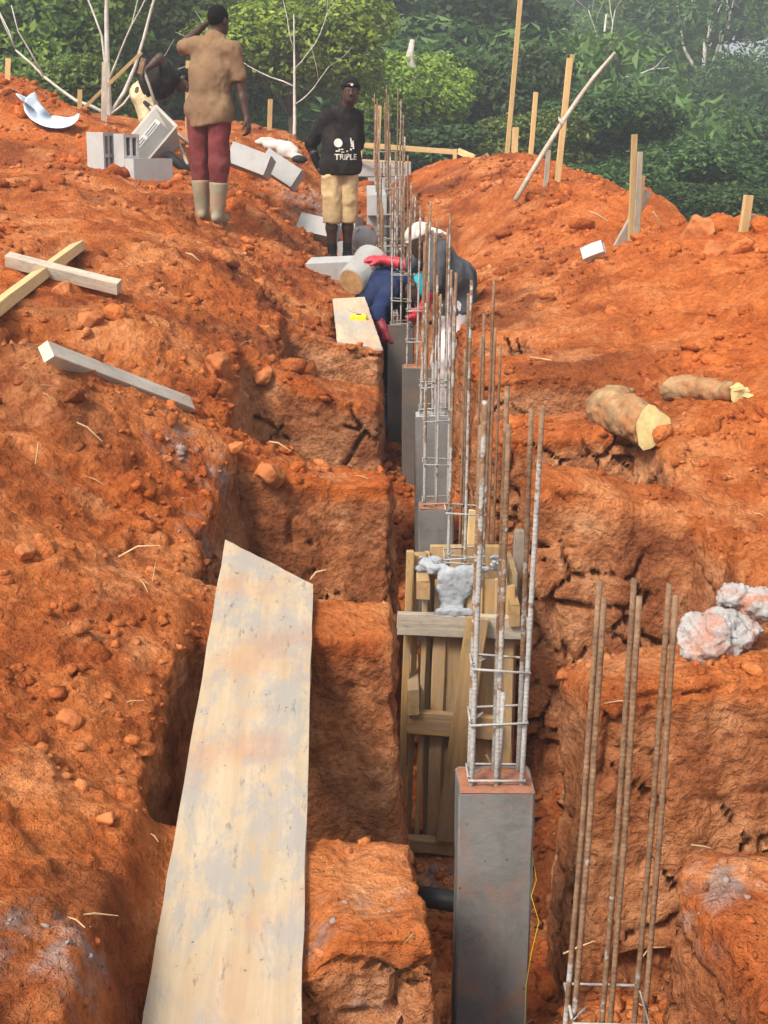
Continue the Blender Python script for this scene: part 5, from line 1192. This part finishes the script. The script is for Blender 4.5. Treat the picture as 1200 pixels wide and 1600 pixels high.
    # trousers
    tpz = [('c', hl, hr, .106, .106, .0), ('c', pel, bd, .104, .098, .06)]
    for H_, K, A_ in (('hipL', 'knL', 'anL'), ('hipR', 'knR', 'anR')):
        t_ = L['legs']; el = L.get('legloose', .02)
        if t_ <= 1: tpz.append(('c', J[H_], J[H_]+(J[K]-J[H_])*t_, .088+el, .068+el+.02*(1-t_), .02))
        else: tpz += [('c', J[H_], J[K], .084+el, .062+el, .015), ('c', J[K], J[K]+(J[A_]-J[K])*(t_-1), .064+el, .044+el, .03)]
    if 'trtail' in L: tpz += [('c', A3(a_), A3(b_), q1, q2, .012) for (a_, b_, q1, q2) in L['trtail']]
    smooth_obj('trousers', tpz, .0105, L['trouser'], root, [(tuple(A3(p_)), tuple(un(n_))) for (p_, n_) in L.get('trcut', [])], .012, 10, 7)
    # footwear
    for K, A_, T_ in (('knL', 'anL', 'toL'), ('knR', 'anR', 'toR')):
        t_ = L['boot']; a_ = J[A_]; kn = a_+(J[K]-a_)*t_; dn = un(J[K]-a_)
        smooth_obj('boot' if t_ > .3 else 'shoe', [('c', kn, a_, .084 if t_ > .3 else .046, .060 if t_ > .3 else .044, .0), ('c', a_+A3((0, 0, -.035)), J[T_]+un(J[T_]-a_)*.012, .046, .040, .03), ('c', a_+A3((0, 0, -.04)), a_+A3((0, 0, -.045))-un(J[T_]-a_)*.05, .042, .036, .02)], .0105, L['bootmat'], root, [(tuple(kn), tuple(dn))], .004, 14)
    return root, J, HP, HR_, shirt
def hand(J, q, mat, root, r=.004, cuff=.55, name='glove'):
    W, E = J['wr'+q], J['el'+q]; d = J.get('hd'+q, W-E); pr = hand_prims(W, d, J['pn'+q], J['th'+q], float(np.ravel(J['curl'+q])[0]), r=r) + [('c', W+(E-W)*cuff, W, .050, .034, .02)]
    return smooth_obj(name, pr, .0085, mat, root, [(tuple(W+(E-W)*cuff), tuple(un(E-W)))], .003, 25)
def hair(HP, HR_, root, mat='hair', grow=.006, front=.045, name='hair'):
    c = HP(0, -.014, .034); v, f = sdf_mesh([('e', c, (.074+grow, .094+grow, .088+grow), HR_, .0)], .008, cuts=[(tuple(HP(0, front+.028, .055)), tuple(un(HP(0, 1, -.25)-HP(0, 0, 0)))), (tuple(HP(0, -.02, -.015)), tuple(un(HP(0, .55, -1)-HP(0, 0, 0))))])
    n = vnormals(v, f); v = v+n*(.004*fbm(v*70, 2, 3))[:, None]; return link(name, np_mesh(name, v, f, [M[mat]], smooth=True), root)
def gnd(px, py, Y, dz=0):
    p_ = at(px, py, Y); h_ = on(px, py); return (p_.x, p_.y, p_.z+dz)
# the man in the brown shirt, back to us, hand on his head
p1 = gnd(332, 347, 10.75)
r1, J1, H1, R1_, s1_ = person('man in dusty brown shirt and maroon trousers scratching his head, back turned', p1, dict(
    fwd=(.30, .95, 0), hipL=(-.085, .03, .95), hipR=(.095, -.03, .94), shL=(-.115, .06, 1.455), shR=(.235, -.045, 1.42), neck=(.075, .01, 1.515), belly=(.02, .0, 1.12),
    head=(.112, .03, 1.655), headup=(.02, 0, 1), look=(.55, .83, -.05), elL=(-.245, .21, 1.46), wrL=(-.035, .105, 1.62), elR=(.285, -.02, 1.12), wrR=(.335, -.07, .865),
    hdL=(.75, -.35, .45), pnL=(.75, -.2, -.6), thL=1, curlL=.55, pnR=(-.9, .35, 0), thR=-1, curlR=.75,
    knL=(-.095, .055, .52), knR=(.085, -.055, .50), anL=(-.095, .06, .09), anR=(.055, -.06, .07), toL=(-.10, .20, .05), toR=(.10, .07, .03)),
    dict(shirt='brownshirt', sleeve=.66, loose=.016, shirtcut=[((0, 0, .815), (.16, 0, -1))], tail=[((-.03, .0, .98), (-.02, .0, .80), .118, .128), ((.06, -.02, .98), (.07, -.02, .78), .118, .126)], trouser='maroon', legs=1.55, legloose=.020, boot=.62, bootmat='boots'))
hair(H1, R1_, r1); r1.scale = (.935,)*3
# the man in the black printed shirt, looking at the camera
p3 = tuple(on(526, 410)); k3 = p3[1]/12.9
r3, J3, H3, R3_, s3_ = person('man in black printed shirt, beige shorts and backward black cap facing the camera', p3, dict(
    fwd=(.42, -.90, 0), hipL=(.125, .045, .93), hipR=(-.035, -.02, .93), shL=(.205, .14, 1.375), shR=(-.085, -.05, 1.375), neck=(.10, .02, 1.455), belly=(.065, -.01, 1.08),
    head=(.150, -.035, 1.615), headup=(.02, .02, 1), look=(.10, -.99, -.05), elR=(-.245, .05, 1.13), wrR=(-.155, -.04, .89), elL=(.215, .30, 1.12), wrL=(.10, .25, .92),
    hdR=(.65, -.1, -.6), pnR=(.5, .75, .3), thR=1, curlR=.9, pnL=(-.5, -.4, 0), thL=-1, curlL=.8,
    knL=(.115, -.02, .50), knR=(-.045, -.06, .50), anL=(.105, .06, .09), anR=(-.045, .0, .08), toL=(.15, -.09, .04), toR=(-.02, -.15, .03)),
    dict(shirt='blackshirt', sleeve=.85, loose=.016, shirtcut=[((0, 0, .845), (.05, 0, -1))], tail=[((.01, -.01, 1.0), (.01, -.01, .84), .120, .126), ((.10, .02, 1.0), (.10, .02, .84), .120, .124)], trouser='beige', legs=.8, legloose=.008, trtail=[((.122, .03, .86), (.118, .0, .33), .094, .088), ((-.036, -.03, .86), (-.042, -.05, .33), .094, .088)], trcut=[((0, 0, .385), (0, 0, -1))], boot=.28, bootmat='sock'))
for q in 'RL': 
    E, W = J3['el'+q], J3['wr'+q]; S_ = J3['sh'+q]; smooth_obj('undersleeve', [('c', S_+(E-S_)*.6, E, .056, .051, 0), ('c', E, E*.12+W*.88, .051, .035, .03)], .0095, 'blacksleeve', r3, [], .003, 20)
# backward cap: crown, band with opening, brim behind
hair(H3, R3_, r3, 'blackshirt', .016, .03, 'cap')
brm = smooth_obj('cap_brim', [('c', H3(-.05, -.10, .045), H3(.05, -.10, .045), .010, .010, .0), ('c', H3(-.035, -.15, .025), H3(.035, -.15, .025), .008, .008, .05)], .008, 'blackshirt', r3)
smooth_obj('headband', [('c', H3(math.sin(a)*.082, math.cos(a)*.096, .052), H3(math.sin(a+.35)*.082, math.cos(a+.35)*.096, .052), .011, .011, .004) for a in np.arange(-1.5, 1.5, .35)], .007, 'blacksleeve', r3)
mb = MB(); fr3 = Matrix(R3_.tolist()); mb.box(Vector(H3(-.004, .110, .060)), (.022, .006, .020), fr3); mb.build('cap_label', M['print'], r3)
# print on the shirt: text and emblem laid on to the cloth
bpy.context.view_layer.update()
tree3 = BVHTree.FromPolygons([v.co.copy() for v in s3_.data.vertices], [list(q.vertices) for q in s3_.data.polygons])
def print_on(mesh_pts, faces, c, nrm, name):
    """drop flat print points (x right, z up) on to the shirt along -nrm"""
    n_ = Vector(nrm).normalized(); x = Vector((0, 0, 1)).cross(n_).normalized(); out = []
    for (px_, pz_) in mesh_pts:
        o_ = Vector(c)+x*px_+Vector((0, 0, pz_))+n_*.3; h_ = tree3.ray_cast(o_, -n_)
        out.append((h_[0]+n_*.004) if h_[0] is not None else Vector(c)+x*px_+Vector((0, 0, pz_)))
    mb = MB(); mb.add(out, faces); return mb.build(name, M['print'], r3)
def text_pts(s, size):
    cu = bpy.data.curves.new('t', 'FONT'); cu.body = s; cu.size = size; cu.align_x = 'CENTER'; cu.offset = size*.018; o = bpy.data.objects.new('t', cu); COL.objects.link(o)
    bpy.context.view_layer.update(); me = o.to_mesh(); bm = bmesh.new(); bm.from_mesh(me); bmesh.ops.triangulate(bm, faces=bm.faces); bmesh.ops.subdivide_edges(bm, edges=[e for e in bm.edges if e.calc_length() > size*.5], cuts=2); bmesh.ops.triangulate(bm, faces=bm.faces); bm.verts.index_update()
    p_ = [(v.co.x, v.co.y) for v in bm.verts]; f_ = [[v.index for v in q.verts] for q in bm.faces]; bm.free(); o.to_mesh_clear(); bpy.data.objects.remove(o); return p_, f_
nr = (.30, -.95, 0); pc, fcs = text_pts('TRIPLE', .075); print_on(pc, fcs, (.10, -.12, .985), nr, 'lettering')
pc, fcs = text_pts('THE TRUST', .022); print_on(pc, fcs, (.145, -.12, .955), nr, 'small_lettering') if False else None
def disc(r, n_=18, cx=0, cz=0): return [(cx, cz)]+[(cx+r*math.cos(6.2832*k/n_), cz+r*math.sin(6.2832*k/n_)) for k in range(n_)], [(0, 1+k, 1+(k+1) % n_) for k in range(n_)]
def merge(*a):
    P_, F_ = [], []
    for p_, f_ in a: b_ = len(P_); P_ += p_; F_ += [[i+b_ for i in q] for q in f_]
    return P_, F_
rect = lambda x0, z0, x1, z1: ([(x0, z0), (x1, z0), (x1, z1), (x0, z1)], [(0, 1, 2, 3)])
print_on(*merge(disc(.040, 18, -.075, .155), rect(-.10, .075, -.062, .085), rect(-.075, .09, -.03, .10), rect(-.05, .065, -.02, .075), rect(.048, .12, .060, .20), rect(.062, .10, .082, .175), rect(.04, .085, .056, .105), rect(.0, .07, .02, .085)), (.10, -.12, .985), nr, 'emblem')
r3.scale = (k3,)*3
# the man in the white cap, bent over with the bucket
p4 = (.50, 9.35, float(floor_z(9.35))+.04); o4 = A3(p4); W4 = lambda px, py, Y: A3(at(px, py, Y))-o4
r4, J4, H4, R4_, s4_ = person('man in white cap, charcoal shirt and white trousers bending with red gloves', p4, dict(
    fwd=(-.75, -.2, -.5), hipL=W4(712, 492, 9.30), hipR=W4(728, 488, 9.46), shL=W4(684, 398, 9.14), shR=W4(690, 392, 9.52), neck=W4(674, 380, 9.33), belly=W4(716, 438, 9.38),
    head=W4(656, 376, 9.33), headup=(-.35, 0, .94), look=(-.86, -.12, -.5), elR=W4(642, 415, 9.56), wrR=W4(600, 406, 9.60), elL=W4(676, 448, 9.02), wrL=W4(662, 482, 9.08),
    hdR=(-.97, .05, .10), pnR=(-.1, .25, -.95), thR=1, curlR=.45, hdL=(-.6, .1, -.7), pnL=(-.4, .8, .2), thL=-1, curlL=.9,
    knL=W4(694, 560, 9.15), knR=W4(712, 556, 9.38), anL=A3((-.08, -.12, .09)), anR=A3((.02, .08, .09)), toL=A3((-.22, -.16, .04)), toR=A3((-.12, .05, .04))),
    dict(shirt='greyshirt', sleeve=.95, loose=.010, shirtcut=[(tuple(W4(712, 482, 9.38)+A3((.01, 0, -.03))), (.35, 0, -.94))], trouser='whitetrouser', legs=1.85, legloose=.03, boot=.3, bootmat='boots'))
hand(J4, 'R', 'redglove', r4, .004, 1.0); hand(J4, 'L', 'redglove', r4, .004, .9)
cp = smooth_obj('cap', [('e', H4(0, -.010, .052), (.084, .102, .076), R4_, 0)], .008, 'whitecap', r4, [(tuple(H4(0, 0, .028)), tuple(un(H4(0, .1, -1)-H4(0, 0, 0))))], .005, 18)
smooth_obj('cap_brim', [('c', H4(-.06, .085, .036), H4(.06, .085, .036), .010, .010, 0), ('c', H4(-.035, .15, .020), H4(.035, .15, .020), .008, .008, .06)], .008, 'whitecap', cp)
smooth_obj('neck_flap', [('c', H4(-.05, -.10, .03), H4(.05, -.10, .03), .012, .012, 0), ('c', H4(-.06, -.15, -.02), H4(.06, -.15, -.02), .010, .010, .06), ('c', H4(0, -.11, .0), H4(0, -.19, -.06), .03, .012, .04)], .009, 'whitecap', cp)
# the man in blue, stooped in the trench
p5 = (-.02, 9.62, float(floor_z(9.6))+.03); o5 = A3(p5); W5 = lambda px, py, Y: A3(at(px, py, Y))-o5
r5, J5, H5, R5_, s5_ = person('man in navy overalls stooping in the trench behind the bucket, wine red gloves', p5, dict(
    fwd=(.55, -.3, -.75), hipL=W5(585, 470, 9.80), hipR=W5(578, 476, 9.64), shL=W5(622, 442, 9.72), shR=W5(612, 452, 9.40), neck=W5(632, 444, 9.55), belly=W5(596, 446, 9.66),
    head=W5(650, 452, 9.50), headup=(.80, -.15, .1), look=(.25, -.45, -.85), elR=W5(588, 492, 9.26), wrR=W5(598, 512, 9.20), elL=W5(640, 500, 9.66), wrL=W5(636, 520, 9.55),
    hdR=(.30, -.1, -.95), pnR=(.7, .6, 0), thR=-1, curlR=.7, pnL=(-.5, .6, 0), thL=1, curlL=.7,
    knL=W5(600, 560, 9.60), knR=W5(594, 560, 9.44), anL=A3((.02, .06, .09)), anR=A3((-.02, -.16, .09)), toL=A3((.08, -.06, .04)), toR=A3((.02, -.30, .04))),
    dict(shirt='navy', sleeve=1.55, loose=.010, shirtcut=[(tuple(W5(580, 476, 9.7)+A3((0, 0, -.05))), (-.2, 0, -1))], trouser='navydark', legs=1.8, legloose=.02, boot=.4, bootmat='blueshoe'))
hand(J5, 'R', 'darkglove', r5, .006, .95); hand(J5, 'L', 'darkglove', r5, .006, .9)
smooth_obj('cap', [('e', H5(0, -.005, .045), (.084, .102, .080), R5_, 0)], .008, 'cyan', r5, [(tuple(H5(0, 0, .015)), tuple(un(H5(0, .1, -1)-H5(0, 0, 0))))], .004, 18)
# the man bent over behind the wheelbarrow with a hoe
p2 = gnd(233, 256, 13.6); o2 = A3(p2); W2 = lambda px, py, Y: A3(at(px, py, Y))-o2
r2, J2, H2, R2_, s2_ = person('man in dark shirt and tan trousers bent double behind the wheelbarrow', p2, dict(
    fwd=(.5, -.2, -.85), hipL=W2(222, 146, 13.72), hipR=W2(224, 148, 13.56), shL=W2(262, 119, 13.80), shR=W2(266, 122, 13.44), neck=W2(276, 121, 13.62), belly=W2(240, 128, 13.64),
    head=W2(289, 127, 13.60), headup=(.85, 0, .35), look=(.45, -.35, -.8), elR=W2(250, 90, 13.36), wrR=W2(230, 108, 13.30), elL=W2(268, 142, 13.74), wrL=W2(252, 152, 13.60),
    hdR=(-.6, -.1, -.75), pnR=(.6, .4, -.5), thR=1, curlR=1.0, pnL=(-.6, -.4, 0), thL=1, curlL=1.0,
    knL=W2(236, 196, 13.60), knR=W2(240, 196, 13.44), anL=A3((.03, .10, .09)), anR=A3((.06, -.08, .09)), toL=A3((.18, .05, .04)), toR=A3((.20, -.12, .04))),
    dict(shirt='blackshirt', sleeve=.5, loose=.018, shirtcut=[(tuple(W2(228, 144, 13.62)), (-.9, 0, -.4))], trouser='tantrouser', legs=1.8, legloose=.026, boot=.3, bootmat='boots'))
hair(H2, R2_, r2)
ho = empty('hoe', at(222, 100, 13.22)); tag(ho, 'wooden handled hoe in the hands of the bent man', 'hoe')
mb = MB(); L0 = ho.location; mb.tube([at(220, 98, 13.22)-L0, at(232, 130, 13.2)-L0, at(246, 172, 13.15)-L0], .014, 8); mb.build('handle', M['pineold'], ho, True)
mb = MB(); mb.box(at(222, 104, 13.2)-L0, (.05, .06, .16), Matrix.Rotation(.3, 3, 'Y'), .006); mb.build('blade', M['rebar'], ho)
# ------------------------------------------------------------------ the hazy air
m = bpy.data.materials.new('haze_air'); m.use_nodes = True; t = m.node_tree; t.nodes.clear()
pv = t.nodes.new('ShaderNodeVolumePrincipled'); ov = t.nodes.new('ShaderNodeOutputMaterial')
pv.inputs['Color'].default_value = (.90, .95, 1.0, 1); pv.inputs['Density'].default_value = .0036; pv.inputs['Anisotropy'].default_value = .2
t.links.new(pv.outputs[0], ov.inputs['Volume'])
mb = MB(); mb.box((0, 400, 9), (1300, 1100, 50)); hz = mb.build('haze', m); tag(hz, 'pale humid haze in the air over the valley', 'haze', kind='stuff')
if False:
    print('TRIS', sum(sum(len(q.vertices)-2 for q in o.data.polygons) for o in bpy.data.objects if o.type == 'MESH'))
